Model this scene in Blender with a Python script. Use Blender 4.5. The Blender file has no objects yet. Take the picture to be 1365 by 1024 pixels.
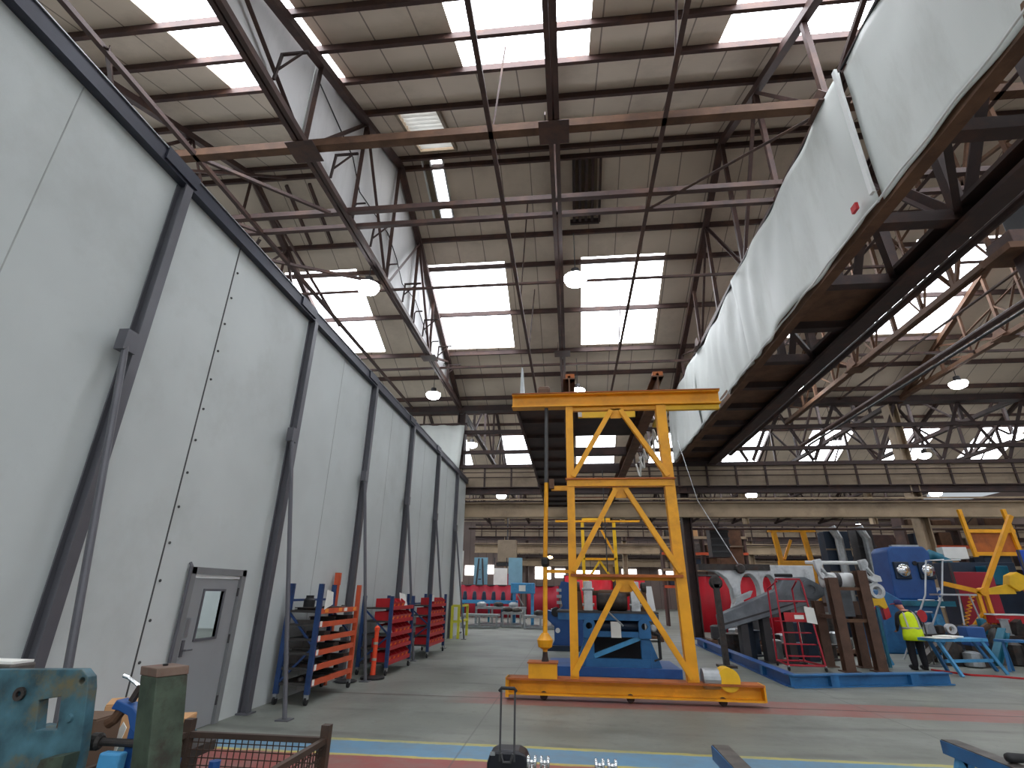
import bpy, bmesh, math, random
from mathutils import Vector, Matrix
random.seed(7)
PI = math.pi
SC = bpy.context.scene
COL = SC.collection

# ------------------------------------------------------------------ materials
def lin(c):
    return tuple(((v/255)/12.92 if v/255 <= 0.04045 else ((v/255+0.055)/1.055)**2.4) for v in c)

def nodes_of(name):
    m = bpy.data.materials.new(name); m.use_nodes = True
    nt = m.node_tree
    return m, nt, nt.nodes['Principled BSDF']

def mat(name, rgb, rough=0.6, metal=0.0, var=0.14, scale=3.0, dirt=None, dirt_amt=0.4, bump=0.0, detail=6, coat=0.0, streak=None):
    m, nt, b = nodes_of(name)
    b.inputs['Roughness'].default_value = rough
    b.inputs['Metallic'].default_value = metal
    c = lin(rgb)
    geo = nt.nodes.new('ShaderNodeTexCoord')
    n = nt.nodes.new('ShaderNodeTexNoise'); n.inputs['Scale'].default_value = scale; n.inputs['Detail'].default_value = detail
    src = geo.outputs['Object']
    if streak:
        mp = nt.nodes.new('ShaderNodeMapping'); mp.inputs['Scale'].default_value = streak
        nt.links.new(src, mp.inputs['Vector']); src = mp.outputs['Vector']
    nt.links.new(src, n.inputs['Vector'])
    r = nt.nodes.new('ShaderNodeValToRGB')
    r.color_ramp.elements[0].position = 0.3; r.color_ramp.elements[1].position = 0.72
    r.color_ramp.elements[0].color = (*[max(0, v*(1-var*1.3)) for v in c], 1)
    r.color_ramp.elements[1].color = (*[min(1, v*(1+var)) for v in c], 1)
    nt.links.new(n.outputs['Fac'], r.inputs['Fac'])
    out = r.outputs['Color']
    if dirt:
        n2 = nt.nodes.new('ShaderNodeTexNoise'); n2.inputs['Scale'].default_value = scale*0.6; n2.inputs['Detail'].default_value = 9
        n2.inputs['Roughness'].default_value = 0.7
        nt.links.new(src, n2.inputs['Vector'])
        r2 = nt.nodes.new('ShaderNodeValToRGB'); r2.color_ramp.elements[0].position = 0.5; r2.color_ramp.elements[1].position = 0.66
        r2.color_ramp.elements[0].color = (0, 0, 0, 1); r2.color_ramp.elements[1].color = (dirt_amt,)*3+(1,)
        nt.links.new(n2.outputs['Fac'], r2.inputs['Fac'])
        mx = nt.nodes.new('ShaderNodeMix'); mx.data_type = 'RGBA'
        nt.links.new(r2.outputs['Color'], mx.inputs['Factor']); nt.links.new(out, mx.inputs['A'])
        mx.inputs['B'].default_value = (*lin(dirt), 1)
        out = mx.outputs['Result']
    nt.links.new(out, b.inputs['Base Color'])
    if bump:
        bp = nt.nodes.new('ShaderNodeBump'); bp.inputs['Strength'].default_value = bump; bp.inputs['Distance'].default_value = 0.02
        nt.links.new(n.outputs['Fac'], bp.inputs['Height']); nt.links.new(bp.outputs['Normal'], b.inputs['Normal'])
    return m

def emis(name, rgb, strength):
    m, nt, b = nodes_of(name)
    b.inputs['Base Color'].default_value = (*lin(rgb), 1)
    b.inputs['Emission Color'].default_value = (*lin(rgb), 1)
    b.inputs['Emission Strength'].default_value = strength
    return m

def joints(name, rgb, period, axis, width, line, rough=0.6, var=0.1, scale=0.7, dirt=None, dirt_amt=0.35):
    """plain sheet material with darker joint lines every <period> metres along an object axis"""
    m = mat(name, rgb, rough, 0, var, scale, dirt, dirt_amt)
    nt = m.node_tree; b = nt.nodes['Principled BSDF']
    src = b.inputs['Base Color'].links[0].from_socket
    tc = nt.nodes.new('ShaderNodeTexCoord'); sx = nt.nodes.new('ShaderNodeSeparateXYZ')
    nt.links.new(tc.outputs['Object'], sx.inputs[0])
    a = nt.nodes.new('ShaderNodeMath'); a.operation = 'PINGPONG'; a.inputs[1].default_value = period/2
    nt.links.new(sx.outputs[axis], a.inputs[0])
    l = nt.nodes.new('ShaderNodeMath'); l.operation = 'LESS_THAN'; l.inputs[1].default_value = width/2
    nt.links.new(a.outputs[0], l.inputs[0])
    mx = nt.nodes.new('ShaderNodeMix'); mx.data_type = 'RGBA'
    nt.links.new(l.outputs[0], mx.inputs['Factor']); nt.links.new(src, mx.inputs['A']); mx.inputs['B'].default_value = (*lin(line), 1)
    nt.links.new(mx.outputs['Result'], b.inputs['Base Color'])
    return m

M = {}
M['wall'] = mat('enclosure_board', (200, 206, 205), 0.55, 0, 0.05, 0.8, (172, 176, 172), 0.35)
M['wallseam'] = mat('pale_board_joint', (166, 170, 168), 0.6)
M['seam'] = mat('dark_joint', (70, 72, 72), 0.7)
M['postgrey'] = mat('grey_painted_steel', (98, 98, 104), 0.45, 0.2, 0.1, 2)
M['topdark'] = mat('dark_blue_grey_steel', (58, 60, 72), 0.45, 0.2, 0.12, 2)
M['roof'] = joints('roof_liner_sheet', (212, 196, 178), 1.06, 0, 0.035, (136, 122, 110), 0.7, 0.08, 0.5, (160, 144, 128), 0.4)
M['steel'] = mat('brown_painted_steel', (74, 54, 50), 0.6, 0.1, 0.2, 2, (120, 84, 62), 0.4)
M['steeld'] = mat('dark_brown_steel', (56, 42, 40), 0.65, 0.1, 0.2, 2, (96, 60, 44), 0.4)
M['rust'] = mat('rusty_brown_steel', (104, 74, 54), 0.75, 0.1, 0.22, 3, (70, 48, 38), 0.6)
M['tan'] = mat('tan_painted_girder', (158, 138, 112), 0.6, 0, 0.12, 1.2, (104, 86, 68), 0.5)
M['tanp'] = mat('tan_walkway_panel', (140, 124, 104), 0.7, 0, 0.14, 1.0, (90, 76, 62), 0.5)
M['darkgrey'] = mat('dark_grey_paint', (62, 60, 62), 0.6, 0.1, 0.15, 2)
M['black'] = mat('black_rubber', (26, 26, 28), 0.6, 0, 0.1, 5)
M['fascia'] = mat('pale_valance_sheet', (214, 214, 214), 0.6, 0, 0.06, 0.5, (150, 146, 146), 0.45, streak=(1, 1, 0.25))
M['tarp'] = mat('grey_white_tarpaulin', (206, 210, 206), 0.6, 0, 0.05, 0.9, (166, 168, 160), 0.4, streak=(1, 1, 0.3))
M['hem'] = mat('white_hem_tape', (222, 224, 222), 0.5, 0, 0.04)
M['sky'] = emis('daylit_rooflight_sheet', (244, 248, 255), 8.0)
M['lamp'] = emis('lamp_lens_glow', (246, 250, 255), 28.0)
M['warm'] = emis('warm_lamp_glow', (255, 214, 150), 9.0)
M['farwin'] = emis('daylit_far_glass', (252, 250, 246), 3.0)
M['yellow'] = mat('crane_yellow_paint', (236, 164, 18), 0.45, 0, 0.1, 2.0, (150, 88, 24), 0.35)
M['yellow2'] = mat('bright_yellow_paint', (240, 190, 30), 0.45, 0, 0.08, 2.0, (170, 110, 30), 0.25)
M['orangebrown'] = mat('worn_orange_edge', (172, 92, 34), 0.6, 0, 0.15, 3.0, (96, 54, 28), 0.5)
M['guard'] = mat('lime_yellow_rail', (206, 202, 60), 0.5, 0, 0.1)
M['blue'] = mat('machine_blue_paint', (40, 104, 156), 0.45, 0, 0.14, 3, (22, 58, 96), 0.5)
M['blue3'] = mat('bright_blue_paint', (30, 84, 196), 0.45, 0, 0.08, 2)
M['paleblue'] = mat('pale_blue_paint', (120, 164, 184), 0.5, 0, 0.08, 2)
M['blue2'] = mat('strong_blue_paint', (34, 82, 146), 0.45, 0, 0.12, 2, (20, 46, 104), 0.4)
M['ltblue'] = mat('light_blue_paint', (72, 150, 200), 0.5, 0, 0.14, 4, (44, 84, 116), 0.5)
M['teal'] = mat('teal_machine_paint', (24, 108, 132), 0.5, 0, 0.15, 2, (18, 52, 66), 0.5)
M['navy'] = mat('navy_machine_paint', (30, 46, 66), 0.55, 0, 0.18, 2)
M['rackblue'] = mat('navy_blue_rack_paint', (36, 64, 112), 0.5, 0, 0.12, 4, (28, 36, 52), 0.5)
M['orange'] = mat('orange_rack_paint', (206, 88, 52), 0.5, 0, 0.1, 4, (150, 70, 44), 0.4)
M['shelf'] = mat('dark_steel_shelf', (70, 68, 66), 0.6, 0.3, 0.2, 5)
M['red'] = mat('red_plastic', (186, 30, 38), 0.45, 0, 0.1, 5)
M['redpaint'] = mat('red_painted_tube', (176, 30, 50), 0.45, 0, 0.1, 5)
M['curtain'] = mat('red_welding_curtain', (214, 20, 44), 0.5, 0, 0.12, 1.0, streak=(2, 2, 0.2))
M['curtaind'] = mat('deep_red_curtain', (160, 22, 46), 0.55, 0, 0.14, 1.0, streak=(2, 2, 0.2))
M['bollard'] = mat('orange_red_plastic', (240, 78, 40), 0.45, 0, 0.06)
M['white'] = mat('white_paint', (226, 228, 228), 0.5, 0, 0.06)
M['paper'] = mat('white_paper', (236, 236, 230), 0.8, 0, 0.04)
M['label'] = mat('orange_shelf_label', (244, 150, 60), 0.7, 0, 0.06)
M['scrap'] = mat('grey_steel_parts', (104, 100, 96), 0.45, 0.6, 0.3, 8, (60, 48, 40), 0.5)
M['scrapd'] = mat('dark_steel_parts', (64, 60, 58), 0.5, 0.5, 0.3, 8, (90, 60, 44), 0.5)
M['galv'] = mat('bare_galvanised_steel', (170, 174, 176), 0.4, 0.7, 0.15, 6)
M['chrome'] = mat('polished_steel', (226, 228, 230), 0.15, 1.0, 0.05)
M['cast'] = mat('white_primed_casting', (214, 218, 220), 0.5, 0, 0.14, 4, (120, 126, 130), 0.6)
M['boom'] = mat('dull_grey_fabrication', (112, 118, 124), 0.5, 0.3, 0.16, 3, (150, 156, 158), 0.4)
M['brown'] = mat('brown_oxide_steel', (92, 66, 52), 0.7, 0, 0.2, 4, (60, 42, 34), 0.5)
M['aluminium'] = mat('brushed_aluminium', (184, 188, 192), 0.35, 0.8, 0.08)
M['vest'] = mat('fluorescent_yellow_cloth', (226, 250, 20), 0.7, 0, 0.06, 8)
M['tape'] = mat('silver_reflective_tape', (168, 172, 160), 0.35, 0.2, 0.05)
M['cloth'] = mat('black_work_clothes', (26, 26, 32), 0.8, 0, 0.12, 8)
M['skin'] = mat('skin', (206, 140, 118), 0.55, 0, 0.06, 10)
M['cap'] = mat('navy_cap_cloth', (50, 54, 110), 0.75, 0, 0.08)
M['capred'] = mat('red_cap_cloth', (190, 60, 66), 0.75, 0, 0.08)
M['bluegreen'] = mat('weathered_blue_green_plate', (66, 104, 116), 0.5, 0.2, 0.45, 9, (112, 100, 66), 0.9)
M['greenpost'] = mat('weathered_green_post', (66, 78, 64), 0.55, 0.2, 0.35, 12, (52, 40, 34), 0.85)
M['rim'] = mat('worn_brown_edge', (118, 98, 86), 0.6, 0.3, 0.2, 6, (110, 44, 34), 0.6)
M['card'] = mat('brown_cardboard', (196, 150, 104), 0.8, 0, 0.08, 5)
M['cardd'] = mat('dark_brown_carton', (104, 82, 66), 0.8, 0, 0.12, 5)
M['stillage'] = mat('brown_rusty_stillage', (80, 66, 58), 0.6, 0.4, 0.2, 6, (110, 74, 56), 0.5)
M['case'] = mat('black_suitcase_shell', (22, 24, 34), 0.35, 0, 0.1, 6)
M['dooor'] = mat('grey_door_paint', (146, 148, 150), 0.5, 0, 0.04, 2)
M['frame'] = mat('grey_door_frame', (128, 130, 132), 0.45, 0.1, 0.05)
M['roomglow'] = emis('glowing_room_wall', (228, 236, 234), 0.95)
M['signblue'] = mat('sign_blue', (40, 96, 170), 0.5)
M['duct'] = mat('grey_conduit', (74, 74, 76), 0.5, 0.2, 0.1)
M['endwall'] = joints('end_wall_sheet', (120, 104, 98), 1.2, 0, 0.06, (84, 72, 68), 0.7, 0.12, 0.4)
M['yelpanel'] = mat('dull_yellow_panel', (214, 176, 44), 0.5, 0, 0.1)
M['greenled'] = emis('green_indicator_glow', (60, 255, 150), 3.0)

# glass for the door pane
def glass():
    m, nt, b = nodes_of('door_glass')
    b.inputs['Base Color'].default_value = (0.9, 0.95, 0.95, 1); b.inputs['Roughness'].default_value = 0.05
    b.inputs['Transmission Weight'].default_value = 1.0; b.inputs['IOR'].default_value = 1.1
    return m
M['glass'] = glass()

def floor_mat():
    m, nt, b = nodes_of('painted_concrete_floor')
    L = nt.links
    geo = nt.nodes.new('ShaderNodeNewGeometry'); sx = nt.nodes.new('ShaderNodeSeparateXYZ'); L.new(geo.outputs['Position'], sx.inputs[0])
    def noise(sc, det, vec=None, rough=0.6):
        n = nt.nodes.new('ShaderNodeTexNoise'); n.inputs['Scale'].default_value = sc; n.inputs['Detail'].default_value = det; n.inputs['Roughness'].default_value = rough
        L.new(vec or geo.outputs['Position'], n.inputs['Vector']); return n.outputs['Fac']
    def mth(op, a, c):
        x = nt.nodes.new('ShaderNodeMath'); x.operation = op
        for i, v in enumerate((a, c)):
            if isinstance(v, (int, float)): x.inputs[i].default_value = v
            else: L.new(v, x.inputs[i])
        return x.outputs[0]
    def mix(f, a, c):
        x = nt.nodes.new('ShaderNodeMix'); x.data_type = 'RGBA'; L.new(f, x.inputs['Factor'])
        for k, v in (('A', a), ('B', c)):
            if isinstance(v, tuple): x.inputs[k].default_value = (*v, 1)
            else: L.new(v, x.inputs[k])
        return x.outputs['Result']
    def ramp(f, p0, p1):
        x = nt.nodes.new('ShaderNodeMapRange'); x.inputs[1].default_value = p0; x.inputs[2].default_value = p1; L.new(f, x.inputs[0]); return x.outputs[0]
    mp = nt.nodes.new('ShaderNodeMapping'); mp.inputs['Scale'].default_value = (0.16, 0.9, 1); L.new(geo.outputs['Position'], mp.inputs['Vector'])
    base = mix(ramp(noise(0.5, 8), 0.3, 0.7), lin((98, 102, 95)), lin((140, 143, 134)))
    base = mix(mth('MULTIPLY', ramp(noise(1.0, 6, mp.outputs['Vector']), 0.5, 0.72), 0.5), base, lin((78, 79, 76)))
    base = mix(mth('MULTIPLY', ramp(noise(7, 8), 0.56, 0.72), 0.4), base, lin((84, 82, 78)))
    base = mix(mth('MULTIPLY', ramp(noise(0.35, 10, None, 0.75), 0.5, 0.66), 0.45), base, lin((150, 154, 148)))
    wv = nt.nodes.new('ShaderNodeTexWave'); wv.wave_type = 'RINGS'; wv.inputs['Scale'].default_value = 0.22; wv.inputs['Distortion'].default_value = 5.0; wv.inputs['Detail'].default_value = 3; wv.inputs['Detail Scale'].default_value = 0.8
    L.new(geo.outputs['Position'], wv.inputs['Vector'])
    base = mix(mth('MULTIPLY', mth('MULTIPLY', ramp(wv.outputs['Fac'], 0.93, 1.0), ramp(noise(0.8, 4), 0.45, 0.6)), 0.4), base, lin((62, 62, 60)))
    wob = mth('MULTIPLY', mth('SUBTRACT', noise(3.0, 3), 0.5), 0.10)
    y = mth('ADD', sx.outputs[1], wob)
    wear = ramp(noise(1.6, 8, None, 0.7), 0.36, 0.56)
    def band(y0, y1, col, amt, x0=None, prev=None):
        f = mth('MULTIPLY', mth('GREATER_THAN', y, y0), mth('LESS_THAN', y, y1))
        f = mth('MULTIPLY', f, mth('ADD', mth('MULTIPLY', wear, amt*0.45), amt*0.55))
        if x0 is not None: f = mth('MULTIPLY', f, ramp(sx.outputs[0], x0-0.8, x0+0.2))
        return mix(f, prev, lin(col))
    c = band(7.08, 7.66, (100, 146, 176), 0.95, None, base)
    c = band(7.64, 7.74, (196, 186, 96), 0.75, None, c)
    c = band(7.02, 7.10, (204, 188, 90), 0.85, None, c)
    c = band(5.9, 7.02, (152, 74, 68), 0.95, None, c)
    c = band(10.3, 11.45, (150, 94, 88), 0.85, -1.6, c)
    # rail slot in the red strip, saw-cut joints
    slot = mth('LESS_THAN', mth('ABSOLUTE', mth('SUBTRACT', sx.outputs[1], 10.85), 0), 0.035)
    c = mix(mth('MULTIPLY', slot, 0.85), c, lin((70, 52, 48)))
    jt = mth('LESS_THAN', mth('PINGPONG', mth('ADD', sx.outputs[0], 1.4), 3.2), 0.012)
    c = mix(mth('MULTIPLY', jt, 0.5), c, lin((80, 80, 78)))
    L.new(c, b.inputs['Base Color'])
    rr = nt.nodes.new('ShaderNodeMapRange'); rr.inputs[3].default_value = 0.35; rr.inputs[4].default_value = 0.6
    L.new(noise(2, 5), rr.inputs[0]); L.new(rr.outputs[0], b.inputs['Roughness'])
    return m
M['floor'] = floor_mat()

# ------------------------------------------------------------------ mesh helpers
class MB:
    def __init__(s): s.bm = bmesh.new()
    def box(s, c, d, rot=None):
        mtx = Matrix.Translation(Vector(c))
        if rot is not None: mtx = mtx @ (rot if isinstance(rot, Matrix) else Matrix.Rotation(rot, 4, 'Z'))
        bmesh.ops.create_cube(s.bm, size=1, matrix=mtx @ Matrix.Diagonal((*d, 1))); return s
    def box2(s, a, b):
        return s.box([(a[i]+b[i])/2 for i in range(3)], [abs(b[i]-a[i]) for i in range(3)])
    def frame(s, p0, p1, up=(0, 0, 1)):
        p0, p1 = Vector(p0), Vector(p1); z = (p1-p0).normalized(); up = Vector(up)
        if abs(z.dot(up)) > 0.98: up = Vector((0, 1, 0)) if abs(z.y) < 0.9 else Vector((1, 0, 0))
        x = up.cross(z).normalized(); y = z.cross(x)
        return p0, p1, x, y, z
    def bar(s, p0, p1, w, h=None, up=(0, 0, 1)):
        h = h or w; p0, p1, x, y, z = s.frame(p0, p1, up)
        return s.sweep([(-w/2, -h/2), (w/2, -h/2), (w/2, h/2), (-w/2, h/2)], p0, p1, x, y)
    def sweep(s, prof, p0, p1, x, y):
        a = [s.bm.verts.new(p0+x*u+y*v) for u, v in prof]; b = [s.bm.verts.new(p1+x*u+y*v) for u, v in prof]
        n = len(prof)
        for i in range(n): s.bm.faces.new((a[i], a[(i+1) % n], b[(i+1) % n], b[i]))
        s.bm.faces.new(a[::-1]); s.bm.faces.new(b); return s
    def ibeam(s, p0, p1, w, h, t=None, up=(0, 0, 1)):
        t = t or min(w, h)*0.12; p0, p1, x, y, z = s.frame(p0, p1, up); W, H, k = w/2, h/2, t/2
        return s.sweep([(-W, -H), (W, -H), (W, -H+t), (k, -H+t), (k, H-t), (W, H-t), (W, H), (-W, H), (-W, H-t), (-k, H-t), (-k, -H+t), (-W, -H+t)], p0, p1, x, y)
    def angle(s, p0, p1, w, t=None, up=(0, 0, 1)):
        t = t or w*0.15; p0, p1, x, y, z = s.frame(p0, p1, up); W = w/2
        return s.sweep([(-W, -W), (W, -W), (W, -W+t), (-W+t, -W+t), (-W+t, W), (-W, W)], p0, p1, x, y)
    def chan(s, p0, p1, w, h, t=None, up=(0, 0, 1)):
        t = t or w*0.2; p0, p1, x, y, z = s.frame(p0, p1, up); W, H = w/2, h/2
        return s.sweep([(-W, -H), (W, -H), (W, -H+t), (-W+t, -H+t), (-W+t, H-t), (W, H-t), (W, H), (-W, H)], p0, p1, x, y)
    def tube(s, pts, r, n=8, r2=None):
        pts = [Vector(p) for p in pts]; rings = []
        x = None
        for i, p in enumerate(pts):
            d = (pts[min(i+1, len(pts)-1)]-pts[max(i-1, 0)]).normalized()
            if x is None:
                x = d.orthogonal().normalized()
            else:
                x = (x-d*x.dot(d)).normalized()
            y = d.cross(x); rr = r if r2 is None else r+(r2-r)*i/(len(pts)-1)
            rings.append([s.bm.verts.new(p+(x*math.cos(2*PI*k/n)+y*math.sin(2*PI*k/n))*rr) for k in range(n)])
        for a, b in zip(rings, rings[1:]):
            for k in range(n): s.bm.faces.new((a[k], a[(k+1) % n], b[(k+1) % n], b[k]))
        s.bm.faces.new(rings[0][::-1]); s.bm.faces.new(rings[-1]); return s
    def lathe(s, prof, c=(0, 0, 0), axis='Z', n=20):
        c = Vector(c)
        def P(r, h, t):
            u, v = r*math.cos(t), r*math.sin(t)
            return c+Vector({'Z': (u, v, h), 'X': (h, u, v), 'Y': (v, h, u)}[axis])
        rings = [[s.bm.verts.new(P(r, h, 2*PI*k/n)) for k in range(n)] for r, h in prof]
        for a, b in zip(rings, rings[1:]):
            for k in range(n): s.bm.faces.new((a[k], a[(k+1) % n], b[(k+1) % n], b[k]))
        s.bm.faces.new(rings[0][::-1]); s.bm.faces.new(rings[-1]); return s
    def prism(s, poly, vec):
        vec = Vector(vec); a = [s.bm.verts.new(Vector(p)) for p in poly]; b = [s.bm.verts.new(Vector(p)+vec) for p in poly]
        n = len(poly)
        for i in range(n): s.bm.faces.new((a[i], a[(i+1) % n], b[(i+1) % n], b[i]))
        s.bm.faces.new(a[::-1]); s.bm.faces.new(b); return s
    def plate(s, outer, holes, thick, to3):
        """outer and holes: 2-D loops, bridged as strips between equal-count loops; to3 maps (u, v, t) to 3-D"""
        ed = []
        for lp in [outer]+holes:
            vs = [s.bm.verts.new(Vector(to3(u, v, 0))) for u, v in lp]
            ed += [s.bm.edges.new((vs[i], vs[(i+1) % len(vs)])) for i in range(len(vs))]
        g = bmesh.ops.triangle_fill(s.bm, edges=ed, use_beauty=True)
        fs = [f for f in g['geom'] if isinstance(f, bmesh.types.BMFace)]
        off = Vector(to3(0, 0, thick))-Vector(to3(0, 0, 0))
        e = bmesh.ops.extrude_face_region(s.bm, geom=fs)
        bmesh.ops.translate(s.bm, verts=[v for v in e['geom'] if isinstance(v, bmesh.types.BMVert)], vec=off)
        return s
    def build(s, name, m, parent=None, bevel=0.0, smooth=False, loc=None, keep=None):
        me = bpy.data.meshes.new(name)
        bmesh.ops.recalc_face_normals(s.bm, faces=s.bm.faces)
        off = Vector((0, 0, 0))
        if parent is not None: off = Vector(parent.get('_o', (0, 0, 0)))
        elif loc is not None: off = Vector(loc)
        bmesh.ops.translate(s.bm, verts=s.bm.verts, vec=-off)
        s.bm.to_mesh(me); s.bm.free()
        if isinstance(m, (list, tuple)):
            for k in m: me.materials.append(k)
        else: me.materials.append(m)
        if smooth:
            for p in me.polygons: p.use_smooth = True
        o = bpy.data.objects.new(name, me); COL.objects.link(o)
        if parent is not None:
            o.parent = parent; OFF.append(o); o['_o'] = tuple(off)
        elif loc is not None:
            o.location = loc; OFF.append(o); o['_o'] = tuple(off)
        if bevel:
            bv = o.modifiers.new('bevel', 'BEVEL'); bv.width = bevel; bv.segments = 2; bv.limit_method = 'ANGLE'
        return o
OFF = []

def tag(o, label=None, cat=None, group=None, kind=None):
    if label: o['label'] = label
    if cat: o['category'] = cat
    if group: o['group'] = group
    if kind: o['kind'] = kind
    return o
def T(name, label, cat, loc=(0, 0, 0), group=None):
    o = bpy.data.objects.new(name, None); COL.objects.link(o); o.location = loc
    o['_o'] = tuple(loc); OFF.append(o)
    return tag(o, label, cat, group)
def struct(o): o['kind'] = 'structure'; return o
def copy_tree(o, parent=None):
    c = o.copy(); COL.objects.link(c)
    if parent is not None: c.parent = parent
    for ch in list(o.children): copy_tree(ch, c)
    return c
ORD = ['first', 'second', 'third', 'fourth', 'fifth', 'sixth', 'seventh', 'eighth', 'ninth', 'tenth', 'eleventh', 'twelfth', 'thirteenth', 'fourteenth']
circle = lambda cx, cy, r, n=24, a0=0: [(cx+r*math.cos(a0+2*PI*k/n), cy+r*math.sin(a0+2*PI*k/n)) for k in range(n)]

# ------------------------------------------------------------------ camera, light
cam = bpy.data.cameras.new('camera'); cam.lens = 18.1185; cam.sensor_width = 36; cam.clip_end = 400; cam.clip_start = 0.05
co = bpy.data.objects.new('camera', cam); COL.objects.link(co); SC.camera = co
pi_, ya, ro = math.radians(22.0317), math.radians(-6.4113), math.radians(0.8310)
fw = Vector((math.sin(ya)*math.cos(pi_), math.cos(ya)*math.cos(pi_), math.sin(pi_)))
rt = Vector((math.cos(ya), -math.sin(ya), 0)); up = rt.cross(fw)
r2 = rt*math.cos(ro)+up*math.sin(ro); u2 = -rt*math.sin(ro)+up*math.cos(ro)
mt = Matrix((r2, u2, -fw)).transposed().to_4x4(); mt.translation = (0, 0, 1.8); co.matrix_world = mt

w = bpy.data.worlds.new('overcast_sky'); SC.world = w; w.use_nodes = True
bg = w.node_tree.nodes['Background']; bg.inputs['Color'].default_value = (0.86, 0.93, 1.0, 1); bg.inputs['Strength'].default_value = 0.5
SC.view_settings.view_transform = 'Standard'; SC.view_settings.look = 'None'; SC.view_settings.gamma = 1
SC.view_settings.use_curve_mapping = False; SC.view_settings.exposure = 0.1

# ------------------------------------------------------------------ the hall shell
XL, XR = -24.0, 44.0
struct(MB().box2((XL, -26, -0.3), (XR, 78, 0)).build('floor', M['floor']))
RZ, EZ, HALF = 16.1, 11.0, 12.3
CEN = [-10.9, 13.7, 38.3, 62.9]
def roof_z(c, y): return RZ-(RZ-EZ)/HALF*abs(y-c)
SKY_A = [(-15.1+6.35*k, -11.9+6.35*k) for k in range(-1, 9)]
SKY_B = [(-12.03+6.4*k, -8.80+6.4*k) for k in range(-2, 9)]
SKY_B[4] = (0.78, 4.12)
SKY_B[5] = (7.2, 10.4)
nwin = [0]
def slope(c, sgn, rects, y0, y1, extra=()):
    """one roof slope as a thick sheet with rectangular openings; rects share y0..y1 (distances from the ridge)"""
    ops = [(a, b, y0, y1) for a, b in rects if b > XL and a < XR]+list(extra)
    ops = [tuple(round(v, 3) for v in o) for o in ops]; xs = sorted({XL, XR, *[max(XL, o[0]) for o in ops], *[min(XR, o[1]) for o in ops]}); ds = sorted({0, HALF, *[o[2] for o in ops], *[o[3] for o in ops]})
    b = MB(); bm = b.bm; vs = {}
    def V(x, d):
        k = (round(x, 4), round(d, 4))
        if k not in vs: vs[k] = bm.verts.new((x, c+sgn*d, RZ-(RZ-EZ)/HALF*d+0.16))
        return vs[k]
    for i in range(len(xs)-1):
        for j in range(len(ds)-1):
            cx, cd = (xs[i]+xs[i+1])/2, (ds[j]+ds[j+1])/2
            if any(o[0] < cx < o[1] and o[2] < cd < o[3] for o in ops): continue
            bm.faces.new((V(xs[i], ds[j]), V(xs[i+1], ds[j]), V(xs[i+1], ds[j+1]), V(xs[i], ds[j+1])))
    g = bmesh.ops.extrude_face_region(bm, geom=list(bm.faces))
    bmesh.ops.translate(bm, verts=[v for v in g['geom'] if isinstance(v, bmesh.types.BMVert)], vec=(0, 0, 0.07))
    struct(b.build('ceiling', M['roof']))
    for a, e in rects:
        a, e = max(a, XL), min(e, XR)
        if e-a < 0.5: continue
        nwin[0] += 1
        p = [(a, y0), (e, y0), (e, y1), (a, y1)]
        struct(MB().prism([(x, c+sgn*d, RZ-(RZ-EZ)/HALF*d+0.19) for x, d in p], (0, 0, 0.03)).build('window_%d' % nwin[0], M['sky']))
for ci, c in enumerate(CEN):
    slope(c, -1, SKY_A, 4.65, 9.05, [(-4.75, -3.55, 0.65, 3.0)] if ci == 1 else ())
    slope(c, 1, SKY_B if ci < 3 else [], 4.1, 8.5, [(-4.9, -4.2, 0.1, 2.25), (0.45, 1.35, 0.35, 2.5)] if ci == 1 else ())

# louvre vents and narrow rooflight near the ridge of the main bay
def on_roof(x, y, dz=0.0): return (x, y, roof_z(13.7, y)+dz)
t = T('louvre_vent', 'pale slatted louvre vent in the near roof slope beside the white valance', 'vent', on_roof(-4.15, 11.9))
for k in range(11):
    y = 10.75+k*0.215
    MB().bar(on_roof(-4.72, y, 0.14), on_roof(-3.58, y, 0.14), 0.12, 0.02, up=(0, 0.5, 1)).build('slat', M['white'], t)
b = MB()
for x in (-4.78, -3.52): b.bar(on_roof(x, 10.6, 0.1), on_roof(x, 13.1, 0.1), 0.09, 0.2)
for y in (10.62, 13.08): b.bar(on_roof(-4.8, y, 0.1), on_roof(-3.5, y, 0.1), 0.09, 0.2)
b.build('frame', M['tanp'], t)
MB().prism([on_roof(-4.75, 10.6, 0.3), on_roof(-3.55, 10.6, 0.3), on_roof(-3.55, 13.1, 0.3), on_roof(-4.75, 13.1, 0.3)], (0, 0, 0.02)).build('backing_sheet', M['farwin'], t)  # glowing sheet stands in for daylight coming through the slats
t = T('ridge_rooflight', 'narrow bright opened rooflight just beyond the roof ridge', 'rooflight', on_roof(-4.55, 14.9))
MB().prism([on_roof(-4.62, 13.8, 0.2), on_roof(-4.2, 13.8, 0.2), on_roof(-4.2, 15.95, 0.2), on_roof(-4.62, 15.95, 0.2)], (0, 0, 0.02)).build('pane', M['sky'], t)
MB().prism([on_roof(-4.9, 13.8, 0.17), on_roof(-4.64, 13.8, 0.17), on_roof(-4.64, 15.95, 0.17), on_roof(-4.9, 15.95, 0.17)], (0, 0, 0.02)).build('flap', M['tanp'], t)
b = MB()
for x in (-4.92, -4.63, -4.17): b.bar(on_roof(x, 13.75, 0.1), on_roof(x, 16.0, 0.1), 0.05, 0.16)
for y in (15.98,): b.bar(on_roof(-4.95, y, 0.1), on_roof(-4.15, y, 0.1), 0.06, 0.16)
b.build('frame', M['white'], t)
t = T('roof_hatch', 'closed brown slatted roof hatch below the ridge beside the middle truss', 'vent', on_roof(0.9, 15.1))
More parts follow.
